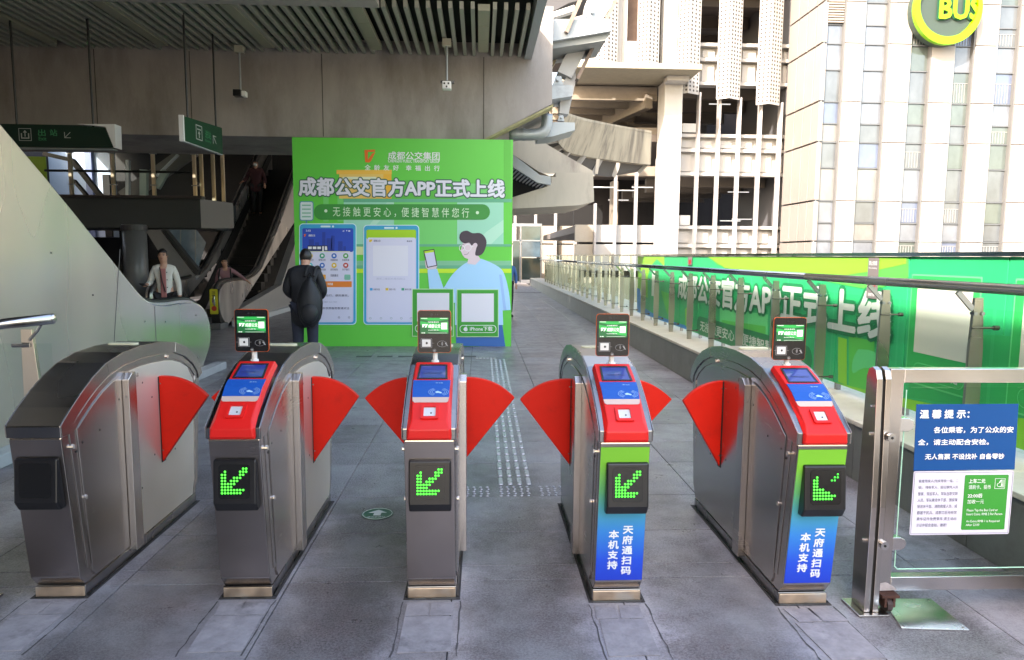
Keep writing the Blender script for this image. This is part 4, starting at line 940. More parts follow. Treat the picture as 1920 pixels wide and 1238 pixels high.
def ntext(body, r, m, par, bold=.02, off=.0045):
    (xl, y0, xr, y1) = r; yc = (y0+y1)/2
    a = cB(xl, y1); b = cB(xr, y0); return text('lettering', body, bfz, a[0], b[0], a[1], b[1], off, m, par, bold)
ntext('温 馨 提 示：', (147, 125, 560, 195), white_pr, n1, .04)
ntext('各位乘客，为了公众的安', (262, 263, 925, 318), white_pr, n1, .03)
ntext('全，请主动配合安检。', (132, 366, 722, 418), white_pr, n1, .03)
ntext('无人售票 不设找补 自备零钞', (190, 486, 848, 536), white_pr, n1, .03)
n2 = sheet('white_notice', bfz, [rr(cB(82, 900)[0], cB(500, 1158)[1], cB(908, 900)[0], cB(500, 632)[1], .008)], .003, nw, t, .002)
lx0, lx1, lz0, lz1 = cB(90, 900)[0], cB(900, 900)[0], cB(500, 1148)[1], cB(500, 642)[1]
sheet('notice_outline', bfz, frame_rects(lx0, lz0, lx1, lz1, .0012), .0042, ink, n2, .001)
for i, s_ in enumerate(('重度残疾人(残疾等级一级、二', '级)、残疾军人、因公致残人民', '警察、现役军人、军队在职文职', '人员、军队离退休干部、国家保', '管退休干部、消防救援人员、成', '都基干民兵、成都工匠持有效', '乘车证件免费乘车,请主动出', '示证件配合查验，谢谢！')):
    y = 700+i*52; x = 138-i*3
    ntext(s_, (x, y, x+(332 if i < 7 else 255), y+32), ink, n2, .006)
sheet('green_notice', bfz, [rr(cB(506, 900)[0], cB(600, 1118)[1], cB(866, 900)[0], cB(600, 664)[1], .006)], .0045, ng, n2, .001)
ntext('上车二元', (552, 695, 690, 732), white_pr, n2, .03, .006); ntext('请刷卡、投币', (550, 745, 735, 782), white_pr, n2, .0, .006)
ntext('22:00后', (542, 818, 664, 852), white_pr, n2, .03, .006); ntext('加收一元', (538, 866, 678, 902), white_pr, n2, .0, .006)
ntext('Please Tap the Bus Card or\nInsert Coins. RMB 2 Per Person', (532, 942, 832, 998), white_pr, n2, .0, .006); ntext('An Extra RMB 1 is Required\nAfter 22:00', (526, 1034, 806, 1086), white_pr, n2, .0, .006)
hx0, hz0 = cB(765, 778); hx1, hz1 = cB(856, 692)
hd = frame_rects(hx0, hz0, hx1, hz1, .0012)
for a in (.62, .74, .86): hd.append([(hx0+(hx1-hx0)*a, hz0+.006), (hx0+(hx1-hx0)*a+.0018, hz0+.006), (hx0+(hx1-hx0)*a+.0018, hz1-.005), (hx0+(hx1-hx0)*a, hz1-.005)])
hd += ring(hx0+.022, hz0+.018, .012, .010, .002, 120, 400, 8); hd += [[(hx0+.018, hz0+.026), (hx0+.024, hz0+.028), (hx0+.030, hz0+.040), (hx0+.025, hz0+.041)]]
sheet('hand_symbol', bfz, hd, .006, white_pr, n2, .001)
t = thing('glass_barrier', 'steel barrier post cut off by the left edge beside the unlit gate', 'barrier', (-2.25, 3.1, 0)); flat_post(t, -2.335, 3.13, h=1.11)
obj('glass_panel', MB().box(-3.1, -2.36, 3.125, 3.133, .2, 1.0), glass, t)
t = thing('inspection_plate', 'polished steel floor plate under the glass barrier', 'floor plate', (1.97, 2.9, .0))
pp = [on_z(*p) for p in ((1655, 1125), (1745, 1125), (1818, 1184), (1690, 1180))]
obj('plate', MB().prz([(p.x, p.y) for p in pp][::-1], .001, .007), mat('polished_plate', (.85, .87, .85), .22, 1., var=.12, scale=6), t, bevel=.001)
for p in pp:
    c_ = Vector((1.97, 2.9, 0)); q_ = p.lerp(c_, .12); obj('screw', MB().tube([(q_.x, q_.y, .007), (q_.x, q_.y, .0085)], .006, 10), steel_dark, t)
# low handrail at far left
t = thing('steel_handrail', 'short steel handrail with tapered post in front of the pale escalator side', 'handrail', (-3.0, 4.55, 0))
pa, pb = on_y(99, 598, 4.62), on_y(-160, 624, 4.45)
obj('rail', MB().tube([pa, pb], .035, 16), steel_lt, t, smooth=True)
obj('rail_end', MB().ball(pa, .035, 12, 8, (.5, 1, 1)), steel_lt, t, smooth=True)
px_, _, _ = on_y(52, 700, 4.65)
obj('post_plate', MB().pry([(px_-.035, 1.10), (px_+.035, 1.10), (px_+.085, .5), (px_+.08, .012), (px_-.06, .012), (px_-.045, .5)], 4.66, 4.69), steel, t, bevel=.002)
obj('bracket', MB().tube([(px_+.02, 4.66, 1.03), (px_+.09, 4.63, 1.09), (px_+.12, 4.62, 1.13)], .010, 6).tube([(px_-.08, 4.64, .995), (px_+.02, 4.66, .995)], .016, 8), steel_lt, t)
obj('glass_panel', MB().box(px_-1.0, px_+.13, 4.70, 4.708, .15, 1.0), glass, t)

# ================================================================== KERB, RAILING, BANNER ON THE RIGHT
XC = 2.725
kerb = struct(obj('kerb', MB().box(XC, 3.34, -12, 38, -.3, .40), mat('kerb_stone', (.16, .155, .14), .6, var=.2, scale=3, bump=.15, bscale=50, dirt=(.09, .08, .07), dscale=1.2)))
copm = mat('coping', (.50, .47, .40), .6, var=.12, scale=3, dirt=(.3, .27, .22), dscale=2)
y = -6.0
while y < 37:
    obj('coping_stone', MB().box(XC-.025, 3.36, y+.003, y+1.197, .40, .435), copm, kerb, bevel=.006)
    obj('kerb_panel', MB().box(XC-.012, XC-.0005, y+.003, y+1.197, .002, .395), mat('kerb_face', (.13, .135, .125), .42, var=.2, scale=4, rnd=.08, dirt=(.07, .065, .06), dscale=1.5), kerb)
    y += 1.2
rl = thing('walkway_railing', 'long glass railing with tapered steel posts and round handrail along the walkway', 'railing', (3.0, 10, .435))
hrx = 2.83
obj('handrail', MB().tube([(hrx, -3, 1.44), (hrx, 5.9, 1.44)], .031, 20), steel_rail, rl, smooth=True)
obj('handrail', MB().tube([(hrx, 5.904, 1.44), (hrx, 20, 1.44)], .0305, 20), steel_rail, rl, smooth=True)
obj('handrail', MB().tube([(hrx, 20.004, 1.44), (hrx, 32.6, 1.44)], .0305, 16), steel_lt, rl, smooth=True)
pmesh = MB().pry([(-.026, .435), (.036, .435), (.052, .75), (.047, 1.05), (.026, 1.37), (-.026, 1.37), (-.038, 1.05), (-.040, .75)], -.011, .011)
post_me = bpy.data.meshes.new('post'); post_me.from_pydata(pmesh.v, [], pmesh.f); post_me.materials.append(mat('post_steel', (.32, .32, .28), .30, .9, var=.06, scale=2))
bmb = MB().bar((-.03, 0, 1.30), (-.13, 0, 1.405), .02, .03).tube([(-.02, -.02, 1.275), (-.02, .02, 1.275)], .012, 8).tube([(.025, -.02, 1.275), (.025, .02, 1.275)], .012, 8)
br_me = bpy.data.meshes.new('bracket'); br_me.from_pydata(bmb.v, [], bmb.f); br_me.materials.append(steel_rail)
cmb = MB()
z = 0; cmb.tube([(-.04, -.02, z), (.12, -.02, z)], .007, 8).tube([(.095, -.02, z), (.125, -.02, z)], .015, 8)
cl_me = bpy.data.meshes.new('clamp'); cl_me.from_pydata(cmb.v, [], cmb.f); cl_me.materials.append(mat('dark_fitting', (.10, .10, .09), .35, .8))
gl_me = bpy.data.meshes.new('glass_panel'); gmb = MB().box(.105, .115, .02, .93, .50, 1.30); gl_me.from_pydata(gmb.v, [], gmb.f); gl_me.materials.append(glass)
yy = 2.12
while yy < 32:
    o = Vector((2.985, yy, 0))-Vector(rl.location)
    link('post', post_me, None, rl, loc=o); link('bracket', br_me, None, rl, loc=o); link('clamp', cl_me, None, rl, loc=o+Vector((0, 0, 1.19))); link('clamp', cl_me, None, rl, loc=o+Vector((0, 0, .56))); link('glass_panel', gl_me, None, rl, loc=o)
    yy += .951
XB = 3.15
bn = thing('banner_wall', 'long bright green banner wall of vertical panels behind the walkway railing', 'banner', (3.2, 8, .5))
bg_ = gradient_mat('banner_print', [(0, (.05, .52, .14)), (.35, (.012, .45, .13)), (.6, (.010, .48, .16)), (1, (.03, .50, .12))], .5, 1.62)
bgm = mat('banner_green', (.008, .41, .15), .40, var=.14, scale=.6, bump=.5, bscale=1.8, stretch=(1, 1, .4))
seams = [13.30, 12.75, 11.76, 10.78, 9.84, 8.89, 7.93, 6.96, 5.96, 4.97, 4.01, 3.25]
def botz(y): return .475
for i in range(len(seams)-1):
    obj('panel', MB().box(XB, XB+.02, seams[i+1]+.006, seams[i]-.006, .50, 1.615), bgm, bn, bevel=.002)
obj('top_rail', MB().box(XB-.02, XB+.04, -3, 33, 1.618, 1.645), steel_rail, bn)
for i in range(len(seams)): obj('stud', MB().box(XB+.021, XB+.06, seams[i]-.02, seams[i]+.02, .436, 1.617), steel_dark, bn)
fB = Frame((XB, 0, 0), (0, -1, 0), (0, 0, 1), (-1, 0, 0))
def cb(px, py): p = on_x(px, py, XB); return (-p.y, p.z)
def bw(name, pts, off, m, sm=0):
    P = [cb(*p) for p in pts]
    if sm: P = [(p.x, p.y) for p in smoothline([(a, b, 0) for a, b in P]+[(P[0][0], P[0][1], 0)], sm)[:-1]]
    P = [(u, max(.503, min(1.612, v))) for u, v in P]
    return sheet(name, fB, [P], off, m, bn, .001)
bl_ = mat('banner_lime', (.21, .55, .045), .42); bl2 = mat('banner_leaf', (.075, .50, .08), .42); bdk = mat('banner_dark', (.006, .20, .075), .42); bbl = mat('banner_blue', (.005, .20, .62), .42); bw_ = mat('banner_white', (.62, .64, .60), .45); bpg = mat('banner_pale', (.10, .60, .22), .42); bdw = mat('banner_mid', (.01, .38, .11), .42)
bw('print_wave', [(1196, 480), (1330, 480), (1345, 497), (1400, 506), (1470, 508), (1560, 530), (1640, 545), (1704, 520), (1704, 480), (1880, 480), (1880, 481), (1704, 481)], .003, bl2)
bw('print_wave', [(1326, 480), (1575, 480), (1700, 481), (1700, 495), (1640, 508), (1575, 518), (1480, 512), (1420, 508), (1360, 503)], .0045, bl_)
bw('print_wave', [(1196, 480), (1246, 480), (1246, 545), (1255, 575), (1262, 600), (1240, 590), (1215, 560), (1196, 540)], .003, bl_)
bw('print_wave', [(1220, 500), (1232, 486), (1246, 500), (1255, 540), (1262, 605), (1215, 592), (1215, 520)], .0045, bgm)
bw('print_wave', [(1240, 545), (1258, 552), (1262, 575), (1252, 590), (1246, 570)], .006, bl2)
bw('print_wave', [(1195, 540), (1200, 542), (1205, 575), (1225, 588), (1262, 603), (1285, 610), (1290, 626), (1262, 615), (1225, 604), (1195, 594)], .006, bbl)
bw('print_wave', [(1285, 580), (1292, 572), (1300, 610), (1296, 625), (1286, 610)], .006, bl_)
bw('print_wave', [(1312, 628), (1350, 632), (1390, 655), (1345, 650), (1312, 642)], .0045, bl_)
bw('print_wave', [(1560, 716), (1640, 735), (1640, 775), (1560, 742)], .0045, bl_)
bw('print_wave', [(1640, 735), (1760, 760), (1920, 785), (1990, 790), (1990, 920), (1900, 870), (1640, 775)], .0045, bl_)
bw('print_building', [(1350, 578), (1440, 590), (1440, 650), (1395, 650), (1350, 632)], .003, bpg); bw('print_building', [(1354, 600), (1436, 612), (1436, 640), (1390, 640), (1354, 625)], .004, bl2)
bw('print_building', [(1572, 632), (1588, 636), (1588, 722), (1572, 716)], .003, bl_); bw('print_building', [(1592, 630), (1640, 640), (1640, 735), (1592, 724)], .003, bl2)
bw('print_tower', [(1610, 655), (1640, 660), (1660, 690), (1620, 690), (1600, 700), (1600, 675)], .0045, bpg, 3)
bw('print_tower', [(1895, 490), (1990, 485), (1990, 520), (1895, 540)], .003, bgm)
bw('print_wave', [(1705, 620), (1890, 630), (1990, 640), (1990, 790), (1705, 745)], .003, bdw)
# big lettering of the banner: one row, white over a dark green edge
tl, tr_ = cb(1272, 560), cb(1680, 600)
zt, zb = .5*(cb(1500, 533)[1]+cb(1575, 545)[1]), .5*(cb(1500, 603)[1]+cb(1600, 630)[1])
bl0 = text('lettering_edge', hl, fB, cb(1272, 560)[0], cb(1672, 600)[0], zb, zt, .0075, bdk, bn, .15)
text('lettering', hl, fB, cb(1272, 560)[0], cb(1672, 600)[0], zb, zt, .0095, bw_, bn, .05)
u0, u1 = cb(1314, 600)[0], cb(1506, 650)[0]; z0, z1 = cb(1316, 621)[1], cb(1316, 602)[1]
sheet('print_pill', fB, [rr(u0-.15, z0-.06, u1+.2, z1+.06, .12)], .006, bdk, bn, .001)
text('lettering', '无接触更安心，便捷智慧伴您行', fB, u0, u1, z0, z1, .0075, bw_, bn, .02)
# download card on the banner and its pale square
for (A_, B_, lab, pill) in (((1706, 705), (1838, 560), 'Android', ((1722, 712), (1800, 740))), ((1900, 700), (2080, 560), 'iPhone', None)):
    ua, ub = cb(A_[0], 600)[0], cb(B_[0], 600)[0]; za, zb_ = .765, 1.50
    sheet('print_card', fB, [rr(ua, .70, ub, 1.49, .01)], .006, bpg, bn, .001); sheet('print_card', fB, [rr(ua+.012, .712, ub-.012, 1.478, .01)], .0075, mat('banner_card', (.012, .40, .10), .42), bn, .001)
    sheet('print_code_card', fB, [[(ua+.08, .93), (ub-.07, .93), (ub-.07, 1.42), (ua+.08, 1.42)]], .009, mat('banner_code_card', (.66, .64, .56), .45), bn, .001)
    sheet('print_button', fB, [rr(ua+.09, .745, ub-.09, .86, .055)], .009, bpg, bn, .001); sheet('print_button', fB, [rr(ua+.096, .751, ub-.096, .854, .05)], .0105, mat('banner_card', (.012, .40, .10), .42), bn, .001)
    text('lettering', lab, fB, ua+.24, ub-.15, .775, .83, .012, bw_, bn, .02)
# far card near the start of the banner
ua, ub = cb(1223, 530)[0], cb(1235, 530)[0]; sheet('print_code_card', fB, [[(ua, cb(1228, 556)[1]), (ub, cb(1228, 556)[1]), (ub, cb(1228, 508)[1]), (ua, cb(1228, 508)[1])]], .009, bw_, bn, .001)
# no smoking plate and small dark plate
def plate(px0, px1, z0, z1, nm, label):
    t = thing('warning_plate', label, 'sign', (XB-.02, -cb(px0, 500)[0], z0)); u0, u1 = cb(px0, 500)[0], cb(px1, 500)[0]
    sheet('plate', fB, [rr(u0, z0, u1, z1, .01)], .016, mat('plate_grey', (.17, .15, .15), .45), t, .003)
    return t, u0, u1
t, u0, u1 = plate(1631, 1651, 1.28, 1.605, 'p', 'grey no smoking plate fixed high on the green banner')
um = (u0+u1)/2; w_ = (u1-u0)
sheet('red_ring', fB, ring(um, 1.40, .050, .050, .010), .019, mat('ring_red', (.35, .02, .02), .5), t, .001); sheet('red_bar', fB, [[(um-.04, 1.435), (um-.033, 1.442), (um+.04, 1.365), (um+.033, 1.358)]], .0195, mat('ring_red', (.35, .02, .02), .5), t, .001)
sheet('cigarette', fB, [[(um-.035, 1.395), (um+.03, 1.395), (um+.03, 1.405), (um-.035, 1.405)]], .019, white_pr, t, .001)
text('lettering', '禁止吸烟', fB, u0+.02, u1-.02, 1.545, 1.58, .019, white_pr, t, .01); text('lettering', 'No smoking', fB, u0+.02, u1-.02, 1.515, 1.53, .019, white_pr, t, .01); text('lettering', '违者罚款', fB, u0+.03, u1-.03, 1.300, 1.325, .019, white_pr, t, .01)
t, u0, u1 = plate(1291, 1299, 1.48, 1.605, 'p', 'tiny dark plate near the far end of the green banner')
sheet('red_patch', fB, [[(u0+.06, 1.5), (u1-.04, 1.5), (u1-.04, 1.56), (u0+.06, 1.56)]], .019, mat('ring_red', (.35, .02, .02), .5), t, .001)
# clear panels carrying on past the banner
t = thing('outer_glass_fence', 'clear glass fence carrying on beyond the green banner', 'fence', (3.15, 22, .5))
y = 13.36
while y < 32: obj('glass_panel', MB().box(XB, XB+.012, y+.01, y+1.18, .5, 1.61), glass, t); obj('stud', MB().box(XB+.015, XB+.05, y-.02, y+.02, .436, 1.617), steel_lt, t); y += 1.2
# pale slab beyond the railing and road level below
struct(obj('lower_street', MB().box(3.6, 80, -30, 90, -6.3, -6.0), mat('street', (.30, .29, .27), .85, var=.15, scale=.4)))
struct(obj('outer_ledge', MB().box(3.36, 4.5, -12, 34, -.2, .30), concrete_lt))
# glass lobby at the end of the walkway
t = thing('glass_lobby', 'glass enclosure with a door at the end of the walkway', 'glass enclosure', (2.2, 38, 0))
def pbox(x0, x1, y0, y1, Y, dep): a, b = on_y(x0, y1, Y), on_y(x1, y0, Y); return MB().box(a.x, b.x, Y, Y+dep, a.z, b.z)
LY = 38.0
lg1 = mat('lobby_glass', (.05, .085, .09), .08, var=.5, scale=.9, spec=.9)
obj('glass_panel', pbox(961, 974, 450, 527, LY, .03), lg1, t); obj('glass_panel', pbox(978, 1013, 484, 527, LY, .03), mat('lobby_glass_dark', (.03, .05, .05), .08, spec=.9), t); obj('glass_panel', pbox(978, 1013, 425, 450, LY, .03), lg1, t); obj('glass_panel', pbox(978, 1013, 453, 482, LY, .03), mat('lobby_glass_blue', (.07, .11, .14), .08, var=.6, scale=1.4, spec=.9), t)
for r_ in ((958, 1016, 421, 424.5), (958, 1016, 450.5, 452.5), (974.5, 977.5, 425, 530), (1013.5, 1016, 425, 530)): obj('frame', pbox(r_[0], r_[1], r_[2], r_[3], LY-.02, .08), galv, t)
obj('base', pbox(977, 1013, 525, 531, LY-.03, .1), white, t)
obj('roof', MB().box(on_y(958, 420, LY).x-1.5, on_y(1016, 420, LY).x, LY, LY+3, on_y(980, 421, LY).z, on_y(980, 421, LY).z+.05), galv, t)

# ================================================================== STEELWORK AND RAMP RIGHT OF THE BEAM
stl = mat('station_steel', (.34, .38, .40), .5, .2, var=.08, scale=2, dirt=(.22, .24, .25), dscale=2)
stw_ = mat('station_steel_white', (.40, .40, .39), .5, var=.06, scale=3, dirt=(.3, .3, .3), dscale=3)
rust = mat('rusty_edge', (.20, .15, .12), .7, var=.3, scale=12)
t = thing('outrigger_truss', 'grey steel brackets with slanting white columns at the right end of the beam', 'steel truss', (1.8, 14, 3.5))
obj('bracket_arm', poly_y([(1030, 36), (1145, 36), (1146, 58), (1030, 78)], 13.0, 1.3), stl, t)
obj('bracket_arm', poly_y([(1030, 160), (1074, 160), (1074, 180), (1030, 187)], 13.4, .8), stl, t)
obj('bracket_arm', poly_y([(1010, 240), (1040, 229), (1078, 230), (1078, 244), (1036, 256), (1010, 258)], 13.4, .8), stl, t)
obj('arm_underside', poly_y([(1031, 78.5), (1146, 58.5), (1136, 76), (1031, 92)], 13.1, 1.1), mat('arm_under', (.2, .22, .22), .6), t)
obj('column_segment', poly_y([(1101, 0), (1146, -8), (1146, 12), (1130, 36), (1094, 36)], 13.6, .35), stw_, t)
obj('column_segment', poly_y([(1072, 92), (1104, 84), (1072, 146), (1046, 134), (1060, 104)], 13.6, .35), stw_, t)
obj('column_segment', poly_y([(1052, 160), (1078, 120), (1080, 150), (1066, 214), (1049, 212)], 13.7, .3), stw_, t)
obj('edge_angle', bar2(on_y(1165, -20, 13.5), on_y(1083, 148, 13.5), .06, .5), rust, t)
obj('edge_angle', bar2(on_y(1092, -10, 12.9), on_y(1062, 60, 12.9), .07, .5), rust, t)
obj('edge_angle', bar2(on_y(1052, 88, 13.9), on_y(1036, 122, 13.9), .05, .4), mat('pale_beige', (.5, .45, .3), .6), t)
for (px, py, r_) in ((1110, 23, .11), (1046, 150, .08), (1052, 221, .05)):
    pr = poly_y([(px-14*r_/.11, py+13*r_/.11), (px+14*r_/.11, py+13*r_/.11), (px+9*r_/.11, py-10*r_/.11), (px-6*r_/.11, py-10*r_/.11)], 13.45, .08)
    g_ = obj('gusset_plate', pr, stl, t); c_ = on_y(px, py, 13.44); obj('pin', MB().tube([(c_.x, 13.38, c_.z), (c_.x, 13.46, c_.z)], r_*.35, 12), galv, g_)
obj('roof_beam', poly_y([(1010, -10), (1130, -10), (1066, 6), (1036, 22), (1010, 24)], 14.2, 1.0), mat('dark_steel', (.05, .05, .055), .6), t)
obj('white_strut', bar2(on_y(1030, 30, 14.1), on_y(1078, 14, 14.1), .10, .2), stw_, t)
obj('dark_web', poly_y([(1037, 25), (1074, 14), (1062, 60), (1037, 75)], 14.6, .3), mat('dark_web', (.07, .07, .06), .6), t)
t = thing('drain_pipe', 'grey drain pipe with an elbow under the right end of the beam', 'pipe', (.9, 13.2, 3.6))
pts = [on_y(955, 252, 13.2), on_y(985, 253, 13.2), on_y(1006, 252, 13.2), on_y(1019, 247, 13.2), on_y(1025, 236, 13.2), on_y(1026, 215, 13.2)]
obj('pipe', MB().tube(smoothline(pts, 3), .105, 14), galv, t, smooth=True)
for px in (968, 982): p = on_y(px, 252.5, 13.2); obj('pipe_collar', MB().tube([p-Vector((.025, 0, 0)), p+Vector((.025, 0, 0))], .115, 14), galv, t)
# lower concrete mass with slatted soffit
t = thing('ramp_abutment', 'pale concrete abutment with a slatted soffit behind the poster board', 'abutment', (1.5, 17, 2))
obj('wall', poly_y([(940, 258), (1010, 262), (1110, 320), (1114, 330), (1030, 330), (1010, 322), (955, 285)], 17.4, 2.5), concrete_lt, t)
obj('block', poly_y([(1042, 324), (1112, 324), (1114, 378), (1088, 385), (955, 392), (955, 372), (1026, 350), (1034, 343), (1034, 332), (1042, 332)], 16.6, 3), concrete_lt, t)
obj('steel_fascia', poly_y([(955, 286), (965, 292), (1012, 328), (1033, 331), (1033, 347), (1008, 343), (955, 309)], 16.3, .12), galv, t)
obj('dark_gap', poly_y([(955, 305), (1012, 342), (1030, 346), (955, 374)], 17.0, .05), dark, t)
for k in range(13):
    x = 962+k*5.4; yb = 313+(x-962)*.60
    obj('soffit_slat', bar2(on_y(x-1, yb-2, 16.7), on_y(x-18+k*.7, yb+15-k*.9, 16.7), .028, .2), mat('slat_grey', (.2, .2, .2), .6), t)
# curved ramp
t = thing('curved_ramp', 'curved streaked concrete ramp parapet sweeping out to the right', 'ramp', (3.5, 21, 3.5))
top = [(1062, 216, 17.6), (1078, 222, 18.2), (1100, 228, 19), (1125, 233, 20), (1155, 239, 21), (1190, 245, 22.2), (1222, 250, 23)]
bot = [(1040, 256, 17.4), (1052, 274, 18.0), (1068, 286, 18.8), (1100, 294, 20), (1135, 299, 21), (1180, 305, 22.2), (1220, 309, 23)]
T = smoothline([on_y(*p) for p in top], 4); B_ = smoothline([on_y(*p) for p in bot], 4)
mb = MB(); n_ = len(T); vs = []
for a, b in zip(T, B_): vs += [a, b, a+Vector((.05, .35, 0)), b+Vector((.05, .35, 0))]
fsx = []
for i in range(n_-1):
    a = i*4; b = a+4; fsx += [[a, a+1, b+1, b], [a, b, b+2, a+2], [a+1, a+3, b+3, b+1], [a+2, b+2, b+3, a+3]]
fsx += [[0, 2, 3, 1], [(n_-1)*4, (n_-1)*4+1, (n_-1)*4+3, (n_-1)*4+2]]
mb.add(vs, fsx); obj('parapet', mb, concrete_st, t, smooth=False)
mb = MB(); vs = []
for a in T: vs += [a+Vector((-.02, -.04, .0)), a+Vector((0, .4, 0)), a+Vector((-.02, -.04, .07)), a+Vector((0, .4, .07))]
fsx = [[i*4+q_ for q_ in (0, 4, 6, 2)] for i in range(n_-1)]
fsx = []
for i in range(n_-1):
    a = i*4; b = a+4; fsx += [[a, b, b+2, a+2], [a+2, b+2, b+3, a+3], [a+1, a+3, b+3, b+1], [a, a+1, b+1, b]]
mb.add(vs, fsx); obj('coping', mb, concrete_st, t)
mb = MB()
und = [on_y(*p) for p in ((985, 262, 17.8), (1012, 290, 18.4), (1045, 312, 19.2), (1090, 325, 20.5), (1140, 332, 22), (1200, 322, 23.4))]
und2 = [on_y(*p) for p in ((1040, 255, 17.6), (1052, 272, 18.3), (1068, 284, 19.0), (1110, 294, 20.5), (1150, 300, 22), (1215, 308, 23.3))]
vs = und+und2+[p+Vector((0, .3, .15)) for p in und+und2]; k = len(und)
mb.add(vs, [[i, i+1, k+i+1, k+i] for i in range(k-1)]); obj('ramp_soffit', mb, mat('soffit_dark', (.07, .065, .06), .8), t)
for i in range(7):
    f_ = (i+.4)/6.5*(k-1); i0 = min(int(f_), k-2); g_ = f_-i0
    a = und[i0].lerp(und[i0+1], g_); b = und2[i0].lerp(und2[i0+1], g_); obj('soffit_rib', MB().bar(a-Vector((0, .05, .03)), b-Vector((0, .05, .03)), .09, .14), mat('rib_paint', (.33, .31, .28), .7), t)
obj('drain', bar2(on_y(1122, 298, 19.8), on_y(1118, 326, 19.8), .09, .09), concrete_lt, t)

# ================================================================== PARKING STRUCTURE (white frame, open floors)
PY = 27.0
t = thing('parking_garage', 'white multi-storey parking garage with perforated panels and open dark floors', 'building', (7, 27, -6))
wh = mat('garage_white', (.37, .362, .35), .7, var=.06, scale=1.2, dirt=(.30, .28, .24), dscale=.8, dthr=(.55, .8)); wh2 = mat('garage_fin', (.33, .32, .325), .5); tanb = mat('garage_tan', (.22, .19, .155), .8, var=.08)
def gb(nm, x0, x1, y0, y1, Y, dep, m, par=None): return obj(nm, pbox(x0, x1, y0, y1, Y, dep), m, par or t)
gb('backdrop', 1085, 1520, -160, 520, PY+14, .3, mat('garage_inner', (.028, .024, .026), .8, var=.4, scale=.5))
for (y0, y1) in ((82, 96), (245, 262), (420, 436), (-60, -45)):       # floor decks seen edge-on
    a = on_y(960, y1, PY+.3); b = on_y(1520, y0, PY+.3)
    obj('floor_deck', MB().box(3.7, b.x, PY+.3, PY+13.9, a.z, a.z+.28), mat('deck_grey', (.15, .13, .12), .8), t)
# deck ceilings: beams, pipes, tube lights on each storey
def ceil_beams(xa, xb, yz, n0=4):
    zc = on_y(1300, yz, PY+.3).z
    for k in range(n0):
        Y = PY+1.5+k*2.6; obj('ceiling_beam', MB().box(on_y(xa, 0, PY).x, on_y(xb, 0, PY).x, Y, Y+.35, zc-.0, zc+.62), mat('beam_brown', (.11, .095, .085), .8), t)
for yz in (171, 345, -10): ceil_beams(1270, 1480, yz)
for (px, py, Y) in ((1330, 345, 30), (1352, 352, 30), (1385, 361, 29.5), (1415, 354, 31), (1392, 412, 30), (1370, 415, 30), (1292, 336, 29), (1130, 352, 29), (1175, 358, 29.5), (1160, 376, 31), (1350, 196, 29.5), (1440, 198, 30), (1205, 352, 29.5)):
    p = on_y(px, py, Y); obj('tube_light', MB().box(p.x-.45, p.x+.45, Y, Y+.07, p.z, p.z+.035), mat('tube_lit', (.75, .8, .85), .4, emit=.16), t)
for px, y0, y1 in ((1272, 330, 420), (1274, 180, 248)): gb('red_pipe', px, px+3, y0, y1, PY+1, .1, mat('pipe_red', (.22, .06, .05), .5))
gb('parked_van_panel', 1275, 1294, 404, 422, PY+1.2, .4, white); gb('parked_van_panel', 1280, 1308, 232, 248, PY+1.2, .4, white)
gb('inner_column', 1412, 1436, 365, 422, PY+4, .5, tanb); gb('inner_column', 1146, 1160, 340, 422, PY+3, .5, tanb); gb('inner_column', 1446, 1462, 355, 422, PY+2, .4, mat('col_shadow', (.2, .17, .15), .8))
# spandrels right bay: white frames with inset panels
fins = [1262, 1298, 1335, 1372, 1410, 1447]
bays = [(1262, 1298), (1298, 1335), (1335, 1372), (1372, 1410), (1410, 1447), (1447, 1478)]
def xl(px, py): return px+(475-py)*.0195*1.9*((px-850)/600.)*.95      # columns lean with the lens: same X, read at the height of py
def wx(px): return on_y(px, 475, PY).x
def wz(py): return on_y(1350, py, PY).z
for (ya, yb) in ((80, 160), (251, 330), (423, 500)):
    z1, z0 = wz(ya), wz(yb); zm = (z0*.40+z1*.60) if yb < 400 else z0+.8
    x0, x1 = wx(1262), wx(1482)
    obj('spandrel', MB().box(x0, x1, PY+.25, PY+.45, z0, z1-.05), wh, t)
    for zz in (z1-.14, zm-.06, z0): obj('spandrel_rail', MB().box(x0, x1, PY-.02, PY+.25, zz, zz+.12), wh, t)
    for (a, b) in bays:
        xa, xb = wx(a)+.10, wx(b)-.07
        for (q0, q1) in ((z0+.15, zm-.08), (zm+.10, z1-.18)):
            obj('infill_panel', MB().box(xa+.08, xb-.05, PY+.16, PY+.245, q0+.02, q1-.06), wh, t, bevel=.01)
zt_, zb_ = 14.0, wz(505)
for i, px in enumerate(fins):
    x = wx(px); obj('facade_fin', MB().box(x-.038, x+.038, PY-.35, PY-.03, -4.0, wz((185, 184, 190, 192, 199, 200)[i])+.12), wh2, t, bevel=.01)
# left bay below the ramp
for (a, b) in ((1077, 1113), (1113, 1150), (1150, 1188), (1188, 1226)):
    xa, xb = wx(a), wx(b)
    for (ya, yb) in ((423, 457), (459, 510)): obj('infill_panel', MB().box(xa+.02, xb-.02, PY+.02, PY+.2, wz(yb)+.02, wz(ya)-.02), wh if a > 1080 else mat('garage_cream', (.33, .30, .25), .7, var=.06), t, bevel=.01)
    obj('facade_fin', MB().box(xb-.038, xb+.038, PY-.3, PY-.0, -4.0, wz(300 if a > 1100 else 385)), wh2, t, bevel=.01)
obj('left_beam', MB().box(wx(1105), wx(1232), PY+.3, PY+.8, wz(330), wz(312)), tanb, t)
gb('dark_backing', 1075, 1130, 385, 423, PY+6, .1, dark)
